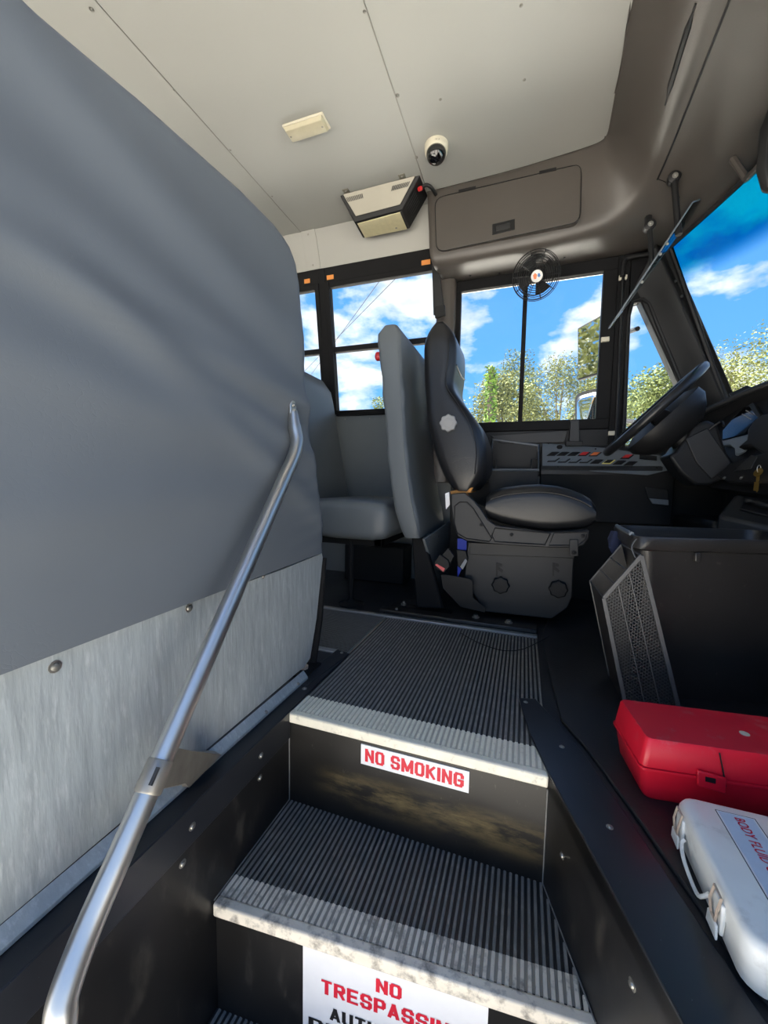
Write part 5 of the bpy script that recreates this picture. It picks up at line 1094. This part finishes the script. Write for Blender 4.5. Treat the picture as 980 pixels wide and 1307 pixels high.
fw2 = MB().tube(catmull([PZ(588, 808, 0.004), PZ(610, 820, 0.003), PZ(640, 830, 0.003), PZ(665, 829, 0.003), PZ(686, 820, 0.010), PZ(700, 812, 0.012)], 5), 0.0016, 6).build('loose_wire', 'blackink'); tag(fw2, 'thin black wire lying across the ribbed landing', 'wire')

# ================================================================== OUTSIDE
def leaves(mb, c, n_, spread, size, rnd):
    for _ in range(n_):
        p = c + V(*(max(-1.7, min(1.7, rnd.gauss(0, 1)))*w for w in spread)); s = size*rnd.uniform(0.6, 1.3)
        a = V(rnd.uniform(-1, 1), rnd.uniform(-1, 1), rnd.uniform(-0.6, 0.6)).normalized(); b = a.cross(V(rnd.uniform(-1, 1), rnd.uniform(-1, 1), rnd.uniform(-1, 1))).normalized()
        mb.add([p-a*s, p+b*s*0.45, p+a*s, p-b*s*0.45], [(0, 1, 2, 3)])
def tree(px_, ytop, Y, hw, label, material, seed, size=0.05, dens=1.0, low=-0.2):
    rnd = random.Random(seed); b = PY(px_, 612, Y); tz_ = PY(px_, ytop, Y).z; base = V(b.x, Y, -1.0); W = hw*Y/470
    t = thing('tree', label, 'tree', base, 'trees beyond the yard')
    ch = tz_-low; cc_ = V(b.x, Y, (tz_+low)/2)
    tk = MB().tube([base, base+V(0.05, 0, 1.0), V(b.x+0.1, Y, low+ch*0.25), V(b.x-0.05, Y, low+ch*0.7)], [0.16, 0.13, 0.10, 0.04], 8)
    clumps = []
    for i in range(int(30*dens)):
        a = rnd.uniform(0, 2*math.pi); u = rnd.uniform(-1, 1); r = math.sqrt(1-u*u)*rnd.uniform(0.5, 1)
        clumps.append(cc_ + V(r*math.cos(a)*W, r*math.sin(a)*W*0.8, u*ch*0.46))
    for c_ in clumps[::2]: tk.tube([V(b.x, Y, lerp(low, c_.z, 0.4)), V(b.x, Y, lerp(low, c_.z, 0.4)).lerp(c_, 0.6)+V(0, 0, 0.1), c_], [0.05, 0.035, 0.012], 5)
    tk.build('trunk', 'bark', t)
    lv = MB()
    for c_ in clumps: leaves(lv, c_, int(620*dens), V(W*0.17, W*0.17, ch*0.085), size, rnd)
    stuff(lv.build('foliage', material, t, smooth=0))
tree(645, 490, 14, 46, 'spreading yellow-green tree just beyond the vine-covered pole', 'leaf', 1)
tree(652, 462, 21, 30, 'taller thin-topped tree standing behind the yellow-green trees', 'leaf2', 2, 0.055, 0.8)
tree(708, 472, 18, 52, 'broad sunlit tree seen beside the exterior mirrors', 'leaf', 3)
tree(755, 490, 24, 46, 'pale tree partly hidden by the exterior mirrors', 'leaf', 4)
tree(825, 482, 13, 52, 'rounded tree seen through the quarter window', 'leaf2', 5)
tree(905, 492, 34, 36, 'tree standing behind the windshield pillar', 'leaf', 6)
tree(975, 442, 20, 72, 'large tree seen through the windshield above the dashboard', 'leaf', 7, 0.06, 1.3)
tree(1090, 400, 42, 110, 'tall tree off beyond the front of the bus', 'leaf2', 8, 0.11, 1.2)
tree(492, 512, 15, 28, 'small tree top beside the padded driver barrier', 'leaf2', 9, 0.05, 0.7)
tree(560, 520, 27, 50, 'low tree hidden behind the driver seat', 'leaf', 10, 0.07, 0.8)
for i, (x, y, hgt) in enumerate(((-13, 4.6, 8.2), (-21, 3.6, 9.5))):
    rnd = random.Random(40+i); t = thing('tree', ('tree toward the rear that shows in the upper exterior mirror', 'tall tree toward the rear, farther along the bus side')[i], 'tree', (x, y, -1), 'trees beyond the yard')
    MB().tube([V(x, y, -1), V(x, y, 1.5), V(x+0.2, y, hgt*0.7)], [0.2, 0.15, 0.05], 8).build('trunk', 'bark', t)
    lv = MB()
    for k in range(70): leaves(lv, V(x+rnd.gauss(0, 1.1), y+rnd.gauss(0, 1.1), 1.0+rnd.uniform(0, hgt-1.4)), 80, V(0.5, 0.5, 0.35), 0.15, rnd)
    stuff(lv.build('foliage', 'leaf', t, smooth=0))
vp = thing('vine_covered_pole', 'slim pole thickly covered in bright green vine', 'pole', (PY(622, 612, 12).x, 12, -1))
bx_ = PY(622, 612, 12).x; vt = PY(622, 468, 12).z
MB().tube([V(bx_, 12, -1), V(bx_, 12, vt-0.1)], 0.09, 10).build('pole', 'bark', vp)
lv = MB(); rnd = random.Random(77)
for i in range(46): leaves(lv, V(bx_+rnd.gauss(0, 0.03), 12+rnd.gauss(0, 0.03), lerp(-0.9, vt-0.08, i/45)), 48, V(0.085, 0.085, 0.06), 0.07, rnd)
stuff(lv.build('vine', 'vine', vp, smooth=0))
for (x0, y0), (x1, y1), lab_ in (((410, 452), (520, 340), 'upper thin black overhead power cable crossing the sky'), ((425, 440), (498, 340), 'second thin overhead power cable beside the first')):
    a, b = PY(x0, y0, 14), PY(x1, y1, 11); pcb = MB().tube([a+(a-b)*1.2, a, b, b+(b-a)*1.6], 0.010, 6).build('power_cable', 'blackink'); tag(pcb, lab_, 'cable', 'overhead power cables')
# exterior mirrors on the driver side
em = thing('exterior_mirror', 'flat rectangular exterior mirror outside the driver window', 'mirror', PY(750, 445, 2.76))
mc = [PY(737, 419, 2.83), PY(768, 401, 2.70), PY(766, 477, 2.70), PY(737, 486, 2.83)]
mn = (mc[1]-mc[0]).cross(mc[3]-mc[0]).normalized()
if mn.y > 0: mn = -mn
mc_c = sum(mc, V(0, 0, 0))/4
MB().prism(mc, -mn*0.02).build('housing', 'black', em, bevel=0.004)
MB().prism([mc_c+(p-mc_c)*0.93+mn*0.0005 for p in mc], mn*0.002).build('mirror_glass', 'mirror', em)
MB().tube([mc[1].lerp(mc[2], 0.5)-mn*0.01, V(0.46, 2.55, mc_c.z), V(0.50, 2.33, mc_c.z-0.05)], 0.012, 8).build('arm', 'black', em)
em2 = thing('exterior_mirror', 'convex exterior mirror in a rounded black shell below the flat one', 'mirror', PY(748, 530, 2.72))
pp2 = rounded([(734, 503), (766, 494), (766, 580), (734, 585)], 9)
m2 = [PY(x, y, lerp(2.83, 2.70, (x-734)/32)) for x, y in pp2]; c2 = sum(m2, V(0, 0, 0))/len(m2)
MB().loft([[p-mn*0.06+(c2-p)*0.35 for p in m2], [p-mn*0.02 for p in m2], [p+mn*0.002 for p in m2]]).build('shell', 'black', em2, smooth=50)
MB().loft([[c2+(p-c2)*s+mn*h for p in m2] for s, h in ((0.90, 0.003), (0.75, 0.009), (0.5, 0.015), (0.25, 0.018), (0.02, 0.019))]).build('mirror_glass', 'mirror', em2, smooth=180)
MB().tube([c2-mn*0.05, V(0.46, 2.5, c2.z-0.02), V(0.52, 2.33, c2.z-0.06)], 0.012, 8).build('arm', 'black', em2)
